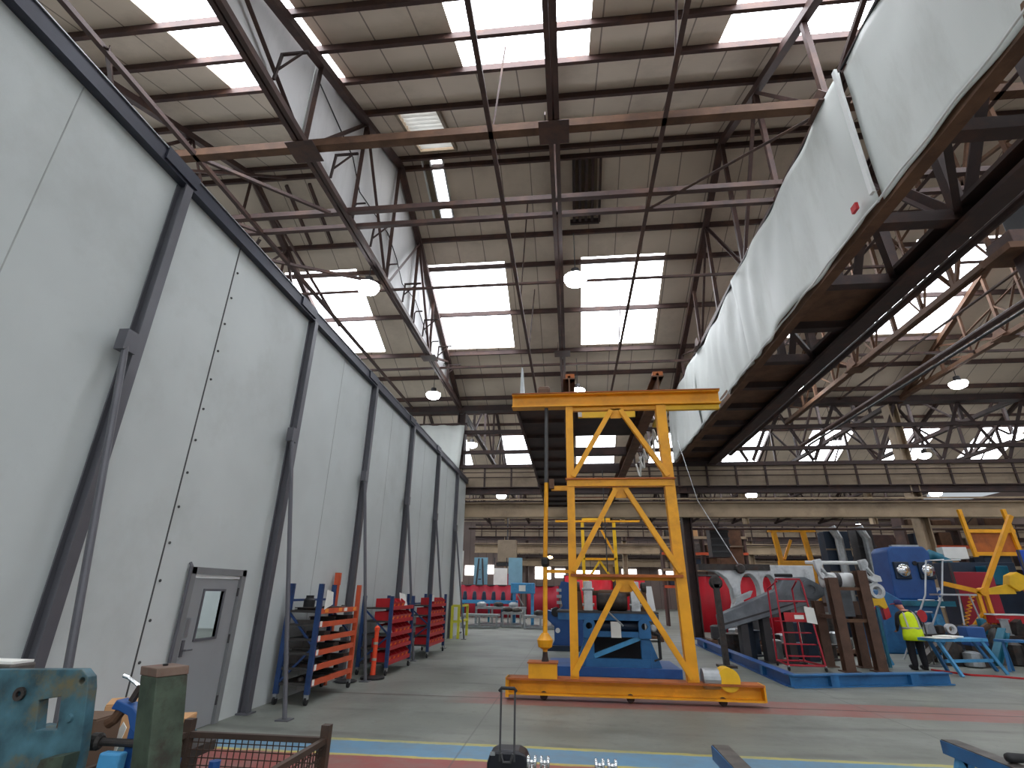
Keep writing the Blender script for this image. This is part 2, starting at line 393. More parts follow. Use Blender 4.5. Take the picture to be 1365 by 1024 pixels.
MB().prism([on_roof(0.4, 14.0, 0.26), on_roof(1.4, 14.0, 0.26), on_roof(1.4, 16.25, 0.26), on_roof(0.4, 16.25, 0.26)], (0, 0, 0.02)).build('backing_sheet', M['tanp'], t)
for x in (0.5, 0.72, 0.95, 1.18): MB().bar(on_roof(x, 14.0, 0.05), on_roof(x, 16.2, 0.05), 0.1, 0.18).build('slat', M['steeld'], t)
MB().bar(on_roof(0.35, 16.25, 0.05), on_roof(1.45, 16.25, 0.05), 0.1, 0.2).bar(on_roof(1.45, 14.0, 0.05), on_roof(1.45, 16.25, 0.05), 0.08, 0.2).build('frame', M['steeld'], t)
t = T('ladder_frame', 'brown ladder shaped frame under the roof left of the valance', 'frame', on_roof(-9.6, 14.8))
for x in (-10.2, -9.3): MB().bar(on_roof(x, 14.1, -0.1), on_roof(x, 16.4, -0.1), 0.1, 0.12).build('stile', M['steel'], t)
MB().bar(on_roof(-10.2, 15.3, -0.1), on_roof(-9.3, 15.3, -0.1), 0.09).build('rung', M['steel'], t)

# purlins: one object each
PA = [0.2, 1.6, 3.13, 4.64, 5.85, 7.0, 8.3, 9.6, 10.9, 12.1]
PB = [0.25, 1.6, 2.95, 4.2, 6.45, 8.65, 10.1, 11.6]
BAYN = ['bay behind the camera', 'main roof bay', 'second roof bay', 'farthest roof bay']
for ci, c in enumerate(CEN):
    if ci == 0: continue
    for sgn, P, nm in ((-1, PA, 'near'), (1, PB, 'far')):
        for k, d in enumerate(P):
            if ci > 1 and nm == 'near': continue
            y = c+sgn*d; z = RZ-(RZ-EZ)/HALF*d
            o = MB().chan((XL, y, z+0.05), (XR, y, z+0.05), 0.09, 0.2).build('roof_purlin', M['steel'])
            tag(o, 'brown purlin, %s below the ridge, %s slope of the %s' % (ORD[k], nm, BAYN[ci]), 'purlin', 'roof purlins')

# roof trusses: chords and each web member a part
TX = [-16.9, -11.3, -5.68, -0.1, 5.44, 11.0, 16.5, 22.1, 27.7, 33.3]
def truss(x, c, label, chord=0.16, bz=EZ, m='steel', simple=False, web=0.09):
    t = T('roof_truss', label, 'truss', (x, c, bz), 'roof trusses')
    y0, y1 = c-HALF, c+HALF
    tz = lambda y: RZ-0.15-(RZ-EZ)/HALF*abs(y-c)
    mm = M[m]
    MB().bar((x-0.07, y0, bz), (x-0.07, y1, bz), 0.10, chord).bar((x+0.07, y0, bz), (x+0.07, y1, bz), 0.10, chord).build('bottom_chord', mm, t)
    for s, ye in ((-1, y0), (1, y1)):
        MB().bar((x, ye, tz(ye)), (x, c, tz(c)), 0.2, chord*1.2).build('top_chord', mm, t)
    D = [0, 2.85, 5.5, 8.9] if not simple else [0, 4.1, 8.2]
    for s in (-1, 1):
        for i, d in enumerate(D):
            y = c+s*d
            if not (s == 1 and d == 0): MB().angle((x, y, bz), (x, y, tz(y)), web*1.3).build('post', mm, t)
            e = D[i+1] if i+1 < len(D) else None
            if e is not None:
                MB().angle((x, c+s*d, tz(c+s*d)) if i % 2 else (x, c+s*d, bz), (x, c+s*e, bz) if i % 2 else (x, c+s*e, tz(c+s*e)), web).build('diagonal', mm, t)
        if m == 'rust':
            for i in range(len(D)):
                a, e = D[i], (D[i+1] if i+1 < len(D) else 11.6)
                ya, ye, ym = c+s*a, c+s*e, c+s*(a+e)/2
                MB().angle((x, ym, bz), (x, ym, tz(ym)), web).build('sub_post', mm, t)
                MB().angle((x, ya, (bz+tz(ya))/2), (x, ym, bz), web*0.8).build('sub_diagonal', mm, t)
                MB().angle((x, ye, (bz+tz(ye))/2), (x, ym, bz), web*0.8).build('sub_diagonal', mm, t)
                MB().angle((x, ya, (bz+tz(ya))/2), (x, ye, (bz+tz(ye))/2), web).build('middle_chord', mm, t)
        for d in (5.5,):
            if not simple:
                y = c+s*d
                MB().prism([(x-0.19, y-0.35, bz+0.02), (x-0.19, y+0.35, bz+0.02), (x-0.19, y+0.14, bz+0.36), (x-0.19, y-0.14, bz+0.36)], (0.02, 0, 0)).prism([(x-0.32, y-0.3, bz-0.09), (x+0.32, y-0.3, bz-0.09), (x+0.32, y+0.3, bz-0.09), (x-0.32, y+0.3, bz-0.09)], (0, 0, -0.02)).build('gusset_plate', mm, t)
    return t
TL = ['outermost roof truss to the left above the grey enclosure', 'roof truss seen through the gap above the grey enclosure wall', 'roof truss carrying the pale valance sheets on the left',
      'middle roof truss running overhead straight away from the camera', 'roof truss along the top of the hanging tarpaulins', 'roof truss just right of the brown lattice girder',
      'second roof truss right of the brown lattice girder', 'third roof truss right of the brown lattice girder', 'fourth roof truss right of the brown lattice girder', 'outermost roof truss at far right']
for x, l in zip(TX, TL):
    truss(x, 13.7, 'brown steel '+l, bz=9.9 if x == 11.0 else EZ, m='rust' if x in (11.0, 16.5) else 'steel')
for bi, c in ((2, 38.3), (3, 62.9)):
    for k, x in enumerate(TX[1:]):
        truss(x, c, 'dark roof truss of the %s, %s from the left' % (BAYN[bi], ORD[k]), simple=True, m='steeld', web=0.12, chord=0.2)

# braces at bottom chord level
def brace(p0, p1, size, label, m='steel', name='roof_brace', sh='angle', cat='brace'):
    b = MB(); (b.angle if sh == 'angle' else b.bar)(p0, p1, size)
    o = b.build(name, M[m]); tag(o, label, cat, 'roof braces'); return o
for k, (y, z, s, d) in enumerate(((8.2, 11.05, 0.2, 'nearest wide one with the gusset plates'), (10.35, 11.05, 0.14, 'nearer of the close pair'), (10.95, 11.05, 0.12, 'farther of the close pair'),
                                  (14.15, 11.05, 0.07, 'thin one below the ridge'), (20.6, 11.05, 0.09, 'thin one beyond the far rooflights'))):
    brace((XL, y, z), (27.7, y, z), s, 'level cross brace under the main roof bay, %s' % d, 'rust' if k == 0 else 'steel')
for x, d in ((-1.46, 'just left of the middle truss'), (2.2, 'just right of the middle truss'), (-8.3, 'left above the grey enclosure wall'), (8.6, 'right of the tarpaulins'), (13.6, 'farther right of the tarpaulins')):
    brace((x, 1.5, 11.0), (x, 25.9, 11.0), 0.1, 'long thin tie running away from the camera %s' % d, name='roof_tie', cat='tie')
for k, (x, y, d) in enumerate(((-1.46, 8.3, 'left tie near the gusset'), (-1.46, 15.2, 'left tie by the far rooflight'), (2.2, 6.9, 'right tie near the rooflight'), (2.2, 19.5, 'right tie over the yellow crane'), (-1.46, 19.0, 'left tie between the far rooflights'))):
    o = MB().tube([(x, y, 11.0), (x+0.25, y, roof_z(13.7, y))], 0.025, 6).build('hanger_rod', M['steel']); tag(o, 'thin hanger rod rising to the roof from the %s' % d, 'rod', 'roof hangers')
for k, (p, q, d) in enumerate((((-8.2, 5.6, 11), (-11.3, 8.2, 13.6), 'nearest above the enclosure'), ((-8.3, 8.2, 11), (-6.0, 10.35, 11), 'flat one beside the valance'), ((-11.3, 8.2, 11), (-8.3, 10.9, 11), 'flat one above the second wall panel'),
                               ((-11.3, 10.9, 11), (-5.7, 13.7, 11), 'flat one below the left ridge'), ((-11.3, 13.7, 10.8), (-8.3, 10.9, 10.8), 'crossing the one below the left ridge'), ((5.44, 8.2, 11), (2.2, 10.9, 11), 'flat one left of the tarpaulins'),
                               ((-11.3, 8.2, 11.1), (-10.0, 13.7, 15.8), 'steep one under the left ridge'), ((-11.3, 13.7, 15.8), (-8.4, 16.4, 11.0), 'steep one behind the left ridge'))):
    brace(p, q, 0.08, 'thin diagonal brace in the roof steelwork, %s' % d, 'steel', name='diagonal_brace')

# valance cladding on the left truss: two pale triangular halves
def clad(y0, y1, n, label):
    b = MB(); x = -5.83
    poly = [(x, y0, 11.05), (x, y1, 11.05), (x, y1, roof_z(13.7, y1)-0.1), (x, y0, roof_z(13.7, y0)-0.1)]
    b.prism(poly, (-0.04, 0, 0)); o = b.build('valance_sheet', M['fascia']); tag(o, label, 'valance', 'pale valance sheets')
VY = [1.6, 5.0, 8.15, 10.9, 13.7, 16.5, 19.2, 22.4, 25.7]
for k in range(8):
    clad(VY[k]+0.01, VY[k+1]-0.01, k, 'pale valance sheet on the left truss, %s from the camera' % ORD[k])
o = MB().tube([(-5.78, 8.3, 13.3), (-5.78, 10.5, 13.1), (-5.78, 11.2, 12.5), (-5.78, 13.6, 12.9), (-5.78, 14.6, 12.6), (-5.78, 15.4, 12.1), (-5.78, 17.0, 12.4), (-5.78, 18.4, 12.0), (-5.78, 19.5, 11.6)], 0.018, 6).build('slack_cable', M['black']); tag(o, 'slack black cable strung across the pale valance sheets', 'cable')
for k, y in enumerate((6.6, 9.2, 11.9, 15.0, 17.6, 20.0, 22.0)):
    t = T('wall_bracket', 'dark triangular bracket on the valance bottom chord, %s from the camera' % ORD[k], 'bracket', (-5.6, y, 11.1), 'valance brackets')
    MB().bar((-5.55, y, 11.1), (-5.52, y+0.02, 11.85), 0.05).build('upright', M['steeld'], t)
    MB().bar((-5.55, y+0.02, 11.83), (-4.95, y+0.02, 11.83), 0.05).build('arm', M['steeld'], t)
    MB().bar((-5.53, y+0.02, 11.4), (-5.1, y+0.02, 11.8), 0.035).build('strut', M['steeld'], t)
for k, y in enumerate((10.6, 13.4, 16.4, 18.9)):
    o = MB().tube([(-5.55, y, 11.05), (-5.55, y, 11.45), (-5.5, y, 11.52), (-5.25, y, 11.52)], 0.028, 6).build('hook_bracket', M['steeld'])
    tag(o, 'small hooked rod on the valance bottom chord, %s from the camera' % ORD[k], 'bracket', 'valance hooks')

# hanging tarpaulins on the right
def tarp(y0, y1, sag, seed, label, flap=0.0):
    random.seed(seed); ph = [random.uniform(0, 6.28) for _ in range(8)]
    b = MB(); ny, nz = max(12, int((y1-y0)*7)), 18; g = []
    for i in range(ny+1):
        u = i/ny; y = y0+(y1-y0)*u; row = []
        for j in range(nz+1):
            v = j/nz
            top = 10.98-sag*math.sin(PI*u)*0.5-sag*0.25*abs(math.sin(3*PI*u+ph[0])); bot = 7.93+0.02*math.sin(5*y+ph[1])
            z = top+(bot-top)*v
            ed_ = min(1, 4*v+0.15); wr = 0.05*ed_*math.sin(1.3*y+2.2*v+ph[2])+0.03*ed_*(1-v)*math.sin(6.3*y-3*v+ph[3])+(0.05 if seed % 2 else 0)+0.028*math.sin(3.1*y+5*v*math.sin(y+ph[4])+ph[5])+0.03*v*math.sin(2.3*y+ph[6])
            row.append(b.bm.verts.new((5.26+wr-0.12*math.sin(PI*v)*sag, y, z)))
        g.append(row)
    for i in range(ny):
        for j in range(nz): b.bm.faces.new((g[i][j], g[i+1][j], g[i+1][j+1], g[i][j+1]))
    e = bmesh.ops.extrude_face_region(b.bm, geom=list(b.bm.faces))
    bmesh.ops.translate(b.bm, verts=[v for v in e['geom'] if isinstance(v, bmesh.types.BMVert)], vec=(0.012, 0, 0))
    t = T('tarpaulin', label, 'tarpaulin', (5.3, y0, 8), 'hanging tarpaulins')
    MB().tube([(5.3, y0+(y1-y0)*i/20, 10.99-sag*0.5*math.sin(PI*i/20)) for i in range(21)], 0.025, 6).build('top_edge', M['black'], t)
    b.build('sheet', M['tarp'], t, smooth=True)
    MB().tube([(5.24, y0+(y1-y0)*i/20, 7.93+0.02*math.sin(5*(y0+(y1-y0)*i/20)+ph[1])) for i in range(21)], 0.022, 6).build('hem', M['hem'], t)
    return t
tarp(1.0, 7.36, 0.08, 1, 'smooth grey white tarpaulin nearest the camera along the brown girder')
tarp(7.40, 14.45, 0.18, 2, 'wrinkled grey white tarpaulin in the middle of the hanging row')
tarp(13.95, 20.3, 0.3, 3, 'creased sagging tarpaulin, third in the hanging row')
tarp(19.95, 25.9, 0.12, 4, 'farthest grey white tarpaulin in the row, behind the yellow crane')
MB().bar((5.17, 7.36, 8.05), (5.17, 7.36, 10.95), 0.05, 0.1, up=(0, 1, 0)).build('seam_strip', M['hem'])
tag(bpy.data.objects['seam_strip'], 'white clamping strip between the two nearest tarpaulins', 'strip')
t = T('red_tag', 'small red tag hanging on the lower tarpaulin edge', 'tag', (5.15, 7.8, 8.12))
MB().box((5.12, 7.8, 8.12), (0.05, 0.16, 0.13)).build('plate', M['red'], t)
t = T('transverse_tarpaulin', 'pale tarpaulin hung across the end of the grey enclosure', 'tarpaulin', (-6.8, 25.7, 8))
b = MB(); g = []
for i in range(15):
    x = -8.4+3.05*i/14
    g.append([b.bm.verts.new((x+(0.35*(1-v)*0 - 0.18*v*(i/14)), 25.55+0.06*math.sin(7*x)+0.05*math.sin(3*v+x), 9.95-2.35*v)) for v in (0, .2, .4, .6, .8, 1)])
for i in range(14):
    for j in range(5): b.bm.faces.new((g[i][j], g[i+1][j], g[i+1][j+1], g[i][j+1]))
e = bmesh.ops.extrude_face_region(b.bm, geom=list(b.bm.faces)); bmesh.ops.translate(b.bm, verts=[v for v in e['geom'] if isinstance(v, bmesh.types.BMVert)], vec=(0, 0.015, 0))
b.build('sheet', M['tarp'], t, smooth=True)
MB().tube([(-8.5, 25.55, 10), (-5.2, 25.55, 10)], 0.06, 8).build('rail', M['steeld'], t)

# brown lattice girder carrying the tarpaulins
t = T('lattice_girder', 'brown lattice box girder behind the row of hanging tarpaulins', 'girder', (6.2, 13, 8))
MB().bar((5.47, 0.5, 8.03), (5.47, 26, 8.03), 0.22, 0.34).build('near_chord', M['rust'], t)
MB().chan((7.05, 0.5, 8.0), (7.05, 26, 8.0), 0.42, 0.42).build('far_chord', M['steeld'], t)
MB().chan((7.05, 0.5, 10.9), (7.05, 26, 10.9), 0.24, 0.24).build('top_chord', M['steeld'], t)
ys = [2.2+1.98*k for k in range(13)]
for k, y in enumerate(ys):
    MB().bar((5.5, y, 8.05), (7.05, y, 8.05), 0.24, 0.22).build('cross_beam', M['steeld'], t)
    MB().bar((7.05, y, 8), (7.05, y, 10.9), 0.2, 0.18).build('post', M['steeld'], t)
    if k < 12:
        a, c_ = (8.0, 10.9) if k % 2 else (10.9, 8.0)
        MB().angle((7.05, y, a), (7.05, y+1.98, c_), 0.2).build('diagonal', M['steeld'], t)
        if k in (4, 6, 7, 8, 9, 10, 11): MB().box2((5.55, y+0.15, 8.12), (7.0, y+1.83, 8.16)).build('walkway_plate', M['rust'], t)
        else: MB().angle((5.55, y, 8.1), (7.0, y+1.98, 8.1), 0.11).build('lacing', M['steeld'], t)
# pipes to the right of it
for k, (x, z, r, m, l) in enumerate(((7.6, 8.3, 0.06, 'aluminium', 'shiny thin pipe along the right side of the brown lattice girder'), (7.9, 8.2, 0.09, 'steeld', 'dark pipe beside the thin shiny pipe'),
                                     (11.3, 8.6, 0.09, 'steel', 'brown pipe under the right hand roof truss'), (11.6, 8.6, 0.045, 'duct', 'thinner grey pipe under the right hand roof truss'))):
    o = MB().tube([(x, 3 if k < 2 else 10.5, z), (x, 25.6, z)], r, 10).build('service_pipe', M[m]); tag(o, l, 'pipe', 'roof service pipes')
# overhead crane end at the right edge
t = T('overhead_crane', 'dark overhead travelling crane end at the right edge under the roof', 'crane', (11.2, 10.6, 8.6))
MB().box2((9.7, 10.25, 8.95), (16, 10.95, 9.3)).build('bridge_beam', M['steel'], t, bevel=0.02)
MB().box2((10.5, 10.3, 9.3), (13.0, 11.2, 10.5)).build('winch_house', M['black'], t, bevel=0.04)
MB().box2((9.95, 10.3, 6.6), (10.3, 10.7, 8.95)).build('hanging_post', M['steel'], t, bevel=0.02)
MB().box2((9.55, 10.2, 8.8), (12.0, 11.0, 8.95)).build('soffit_plate', M['rust'], t)

# ------------------------------------------------------------------ grey enclosure
WX = -5.18; WT = 6.98
door_y0, door_y1 = 7.06, 8.14; door_h = 1.98
b = MB()
for (a, c_, z0, z1) in ((-4, door_y0, 0, WT), (door_y1, 25.8, 0, WT), (door_y0, door_y1, door_h, WT)):
    b.box2((WX-0.1, a, z0), (WX, c_, z1))
struct(b.build('wall_left', M['wall']))
struct(MB().box2((-18, 25.7, 0), (WX-0.1, 25.8, WT)).build('wall_end', M['wall']))
for k, y in enumerate((-0.5, 3.5, 6.4, 10.6, 14.2, 17.9, 21.6)):
    hw_ = 0.012 if y == 6.4 else 0.006; struct(MB().box2((WX-0.02, y-hw_, 0.05), (WX+0.004, y+hw_, WT)).build('trim_%d' % (k+1), M['seam'] if y == 6.4 else M['wallseam']))
b = MB()
for k in range(14): b.lathe([(0.018, 0), (0.018, 0.012), (0.008, 0.02)], (WX+0.002, 6.47, 0.5+0.46*k), 'X', 8)
o = b.build('seam_screws', M['seam']); tag(o, 'row of screw heads beside the dark wall joint', 'screws', kind='stuff')
t = T('wall_top_rail', 'dark steel channel along the top of the grey enclosure wall', 'rail', (WX, 10, WT))
MB().chan((WX+0.02, -4, WT+0.02), (WX+0.02, 25.8, WT+0.02), 0.2, 0.2).build('channel', M['topdark'], t)
MB().box2((WX-0.1, -4, WT+0.12), (WX+0.14, 25.8, WT+0.135)).build('flashing', M['galv'], t)
for k in range(1, 6): MB().box2((WX+0.12, 1.4+3.65*k-0.5, WT-0.04), (WX+0.15, 1.4+3.65*k+0.1, WT+0.15)).build('splice_plate', M['topdark'], t)
PY = [1.4, 5.02, 8.84, 12.45, 16.08, 19.75, 23.4]
PN = ['outside the left edge', 'left of the dark wall joint', 'right of the grey door', 'beside the orange bollard',
      'between the two red bin racks', 'beyond the red bin racks', 'nearest the yellow guard rail']
for y, l in zip(PY, PN):
    t = T('wall_post', 'dark grey post on the enclosure wall, '+l, 'post', (WX+0.06, y, 0), 'enclosure wall posts')
    MB().ibeam((WX+0.075, y, 0), (WX+0.075, y, WT-0.1), 0.13, 0.15, 0.018, up=(1, 0, 0)).build('post', M['postgrey'], t)
    MB().box2((WX, y-0.12, 0), (WX+0.2, y+0.12, 0.02)).build('base_plate', M['postgrey'], t)
    px = -4.28 if y < 10 else -4.42
    t = T('raking_prop', 'slim grey raking prop in front of the wall post '+l, 'prop', (px, y, 0), 'raking props')
    MB().tube([(px, y-0.3, 0.02), (WX+0.17, y-0.22, 4.45)], 0.036, 10).build('tube', M['postgrey'], t)
    MB().box2((px-0.1, y-0.4, 0), (px+0.1, y-0.2, 0.015)).build('foot_plate', M['postgrey'], t)
    MB().box2((WX+0.1, y-0.28, 4.3), (WX+0.22, y-0.1, 4.55)).build('head_bracket', M['postgrey'], t)
# door
d = struct(T('door_1', None, None, (WX, 7.6, 0)))
b = MB()
for y in (door_y0-0.05, door_y1+0.05): b.box2((WX-0.1, y-0.05, 0), (WX+0.05, y+0.05, door_h+0.09))
b.box2((WX-0.1, door_y0-0.1, door_h), (WX+0.05, door_y1+0.1, door_h+0.09)); b.build('frame', M['frame'], d)
y0, y1 = door_y0+0.02, door_y1-0.02; wy0, wy1, wz0, wz1 = 7.36, 7.80, 1.15, 1.76
b = MB(); to3 = lambda u, v, t_: (WX-0.03+t_, u, v)
b.plate([(y0, 0.01), (y1, 0.01), (y1, door_h-0.05), (y0, door_h-0.05)], [[(wy0, wz0), (wy1, wz0), (wy1, wz1), (wy0, wz1)]], 0.045, to3)
lf = b.build('leaf', M['dooor'], d)
b = MB(); b.plate([(wy0-0.03, wz0-0.03), (wy1+0.03, wz0-0.03), (wy1+0.03, wz1+0.03), (wy0-0.03, wz1+0.03)], [[(wy0, wz0), (wy1, wz0), (wy1, wz1), (wy0, wz1)]], 0.06, to3); b.build('glazing_bead', M['postgrey'], lf)
MB().box2((WX-0.015, wy0, wz0), (WX-0.009, wy1, wz1)).build('pane', M['glass'], lf)
MB().box2((WX-0.0, door_y0+0.03, door_h-0.045), (WX+0.03, door_y1-0.03, door_h-0.005)).build('weather_strip', M['white'], d)
b = MB(); b.box2((WX+0.015, 7.12, 0.95), (WX+0.03, 7.17, 1.15)).tube([(WX+0.03, 7.145, 1.03), (WX+0.08, 7.145, 1.03), (WX+0.08, 7.27, 1.03)], 0.011, 8); b.build('handle', M['postgrey'], lf)
MB().box2((WX+0.015, 7.12, 1.18), (WX+0.022, 7.2, 1.42)).build('push_plate', M['aluminium'], lf)
for z in (0.3, 1.1, 1.75): MB().tube([(WX+0.03, door_y1-0.01, z-0.06), (WX+0.03, door_y1-0.01, z+0.06)], 0.014, 8).build('hinge', M['darkgrey'], lf)
t = T('downpipe', 'thin dark pipe beside the left jamb of the grey door', 'pipe', (WX+0.05, 6.93, 0))
MB().tube([(WX+0.05, 6.93, 0), (WX+0.05, 6.93, 2.08), (WX+0.02, 6.93, 2.12)], 0.022, 8).build('pipe', M['postgrey'], t)
# room behind the door glass; its wall glows in place of room light
struct(MB().box2((-9.0, 5.6, 0), (-8.95, 11, 3)).build('wall_inner', M['roomglow']))
t = T('inner_shelf', 'shelf frame seen through the glass of the grey door', 'shelf', (-8.3, 9.2, 0))
MB().bar((-8.3, 9.0, 0), (-8.3, 9.0, 1.6), 0.08).bar((-8.3, 10.2, 0), (-8.3, 10.2, 1.6), 0.08).bar((-8.3, 8.2, 1.6), (-8.3, 10.8, 1.6), 0.09).build('frame', M['postgrey'], t)

# ------------------------------------------------------------------ crane runway girders along X and columns
def runway(Y, label, near):
    t = T('crane_runway', label, 'girder', (10, Y, 5.2), 'crane runways')
    MB().ibeam((-9, Y, 5.6), (XR, Y, 5.6), 0.42, 0.72, 0.05).build('lower_girder', M['tan'], t)
    MB().box2((-9, Y-0.06, 5.96), (XR, Y+0.06, 6.05)).build('rail', M['steeld'], t)
    MB().box2((-9, Y-0.3, 6.05), (XR, Y-0.24, 6.12)).build('conductor_bar', M['tan'], t)
    MB().ibeam((-9, Y+0.1, 6.58), (XR, Y+0.1, 6.58), 0.3, 0.36, 0.04).build('upper_beam', M['steeld'], t)
    MB().box2((-9, Y, 6.76), (XR, Y+0.06, 7.72)).build('walkway_panel', M['tanp'], t)
    MB().box2((-9, Y-0.1, 7.72), (XR, Y+0.2, 7.9)).build('eaves_beam', M['steeld'], t)
    n = int((XR+9)/1.38)
    for k in range(min(n, 40)): MB().bar((-8.4+1.38*k, Y-0.02, 6.7), (-8.4+1.38*k, Y-0.02, 7.75), 0.09, 0.07, up=(0, 1, 0)).build('stiffener', M['steeld'], t)
    for z in (7.2, 7.45): MB().tube([(-9, Y-0.25, z), (XR, Y-0.25, z)], 0.025, 6).build('handrail', M['steeld'], t)
runway(26.0, 'tan crane runway girder with walkway across the end of the main bay', True)
runway(50.6, 'tan crane runway girder across the end of the second bay', False)
runway(75.2, 'distant tan crane runway girder in front of the end wall', False)
def column(x, Y, label, m='tan', top=10.76, w_=0.42, d=0.6):
    t = T('steel_column', label, 'column', (x, Y, 0), 'hall columns')
    MB().ibeam((x, Y, 0), (x, Y, top), d, w_, 0.05, up=(1, 0, 0)).build('shaft', M[m], t)
    MB().box2((x-0.4, Y-0.4, 0), (x+0.4, Y+0.4, 0.05)).build('base_plate', M['darkgrey'], t)
    return t
column(-5.62, 26.25, 'dark column at the end of the grey enclosure by the yellow guard rail', 'steeld')
column(5.6, 26.35, 'dark column right of the yellow gantry in the first runway row', 'steeld')
column(16.15, 26.35, 'tan column with a blue sign behind the person in yellow', 'tan')
column(27.3, 26.35, 'column at the far right of the first runway row', 'steeld')
for k, x in enumerate((-6.0, 5.0, 16.2, 27.3)):
    t = column(x, 50.95, 'distant column in the second runway row, %s from the left' % ORD[k], 'tan')
    MB().box2((x-0.32, 50.55, 0), (x+0.32, 51.35, 3.4)).build('red_wrap', M['curtaind'], t)
for k, x in enumerate((-6.0, 5.0, 16.2, 27.3)):
    column(x, 75.5, 'remotest column by the end wall, %s from the left' % ORD[k], 'steel')
# valley gutters
for k, Y in enumerate((26.0, 50.6)):
    o = MB().chan((XL, Y, 10.95), (XR, Y, 10.95), 0.5, 0.3).build('valley_gutter', M['steeld']); tag(o, 'dark valley gutter beam at the eaves of the %s' % ('main bay' if k == 0 else 'second bay'), 'gutter')
    for z_, nm in ((9.7, 'upper'), (8.6, 'lower')):
        o = MB().angle((XL, Y+0.1, z_), (XR, Y+0.1, z_), 0.18).build('wall_rail', M['steeld']); tag(o, '%s dark lattice rail above the crane runway of the %s' % (nm, 'main bay' if k == 0 else 'second bay'), 'rail')
for k in range(12):
    x0 = 6.2+2.9*k if k else 6.0
    o = MB().angle((x0, 26.2, 8.0), (x0+1.45, 26.2, 10.9), 0.16).build('lattice_member', M['steeld']); tag(o, 'dark lattice diagonal above the runway, rising right, %s from the tarpaulins' % ORD[k], 'lattice', 'runway lattice')
    o = MB().angle((x0+2.9, 26.2, 8.0), (x0+1.45, 26.2, 10.9), 0.16).build('lattice_member', M['steeld']); tag(o, 'dark lattice diagonal above the runway, falling right, %s from the tarpaulins' % ORD[k], 'lattice', 'runway lattice')

o = MB().tube([(-5.2, 27.2, 4.85), (XR, 27.2, 4.85)], 0.06, 8).build('air_main', M['steel']); tag(o, 'thin brown air main running level below the nearest crane runway', 'pipe')
for k in range(8): 
    o = MB().tube([(-4+5.6*k, 27.2, 4.85), (-4+5.6*k, 26.3, 5.3)], 0.03, 6).build('pipe_bracket', M['steeld']); tag(o, 'short bracket holding the brown air main, %s from the left' % ORD[k], 'bracket', 'air main brackets')
# end wall and side wall
b = MB(); b.plate([(XL, 0), (XR, 0), (XR, 12), (XL, 12)], [], 0.2, lambda u, v, t_: (u, 77+t_, v)); struct(b.build('wall_back', M['endwall']))
struct(MB().box2((XR, -26, 0), (XR+0.2, 78, 12)).build('wall_right', M['endwall']))
wn = nwin[0]
for k, (x0, x1, z0, z1) in enumerate(((-15, -13.4, 4.0, 5.3), (-12.4, -10.8, 4.2, 5.4), (-5, -2.8, 3.6, 5.2), (-2.2, -0.8, 3.8, 5.0), (0.5, 4.5, 3.9, 4.8), (7, 9, 4, 5), (12, 14, 4, 5))):
    wn += 1; struct(MB().box2((x0, 76.9, z0), (x1, 76.98, z1)).build('window_%d' % wn, M['farwin']))

# ------------------------------------------------------------------ lamps
lamp0 = None
def lamp(x, y, z, label, drop=1.5, s=1.0):
    t = T('high_bay_lamp', label, 'lamp', (x, y, z), 'high bay lamps')
    MB().lathe([(0.06*s, 0.3*s), (0.12*s, 0.27*s), (0.13*s, 0.1*s), (0.3*s, 0.02*s), (0.35*s, 0.0)], (x, y, z), 'Z', 20).build('housing', M['darkgrey'], t, smooth=True)
    MB().lathe([(0.33*s, -0.005), (0.34*s, -0.08*s), (0.28*s, -0.2*s), (0.12*s, -0.27*s)], (x, y, z), 'Z', 20).build('lens', M['lamp'], t, smooth=True)  # lens oversized so its glowing shape takes in the glare around the lamp
    MB().tube([(x, y, z+0.33*s), (x, y, z+drop)], 0.015, 6).build('cable', M['black'], t)
for x, y, z, l in ((-6.25, 22.3, 10.5, 'bright round lamp above the far part of the enclosure wall'), (0.54, 22.3, 10.5, 'bright round lamp just above the top beam of the yellow gantry'),
                   (10.1, 22.4, 10.5, 'bright round lamp seen below the brown lattice girder'), (16.9, 22.6, 10.5, 'bright round lamp under the right hand roof slope'),
                   (-5.95, 13.0, 10.5, 'bright round lamp before the pale valance beside the left rooflight'), (0.37, 13.1, 10.5, 'bright round lamp at the left edge of the far rooflight'),
                   (-6.0, 31.2, 10.5, 'lamp of the second bay beside the end tarpaulin'), (25.4, 31.2, 10.5, 'lamp of the second bay at the right edge'),
                   (-4.6, 35.4, 8.0, 'lamp seen through the runway gap left of the yellow gantry'), (11.9, 35.5, 8.0, 'lamp seen through the runway gap right of the yellow gantry'), (22.9, 35.2, 8.0, 'lamp seen through the runway gap right of the tan column')):
    lamp(x, y, z, l, 1.6 if z > 9 else 4)
for x, y, z, l in ((3.9, 52.2, 8.0, 'far lamp seen through the yellow gantry frame'), (26.1, 51.4, 8.0, 'far lamp left of the tan column'), (-5.6, 52, 7.8, 'far lamp low over the red curtains at left'), (25, 38, 6.2, 'far lamp beside the yellow lifting frame at right'),
                   (13.5, 26.9, 9.1, 'small lamp under the trusses right of the tarpaulins'), (17.5, 26.9, 8.4, 'small lamp beside the top of the tan column')):
    lamp(x, y, z, l, 2.0, 0.8)
for k, (x, z, l) in enumerate(((-2.6, 6.1, 'small warm lamp above the distant runway'), (-10.0, 4.6, 'warm lamp glow by the far left windows'), (2.5, 3.6, 'warm lamp glow behind the gantry pole'))):
    t = T('wall_lamp', l, 'lamp', (x, 70, z)); MB().lathe([(0.1, 0.15), (0.3, 0.1), (0.36, -0.1), (0.1, -0.2)], (x, 70, z), 'Z', 14).build('globe', M['warm'], t); MB().tube([(x, 70, z+0.15), (x, 70, z+3)], 0.03, 6).build('cable', M['black'], t)

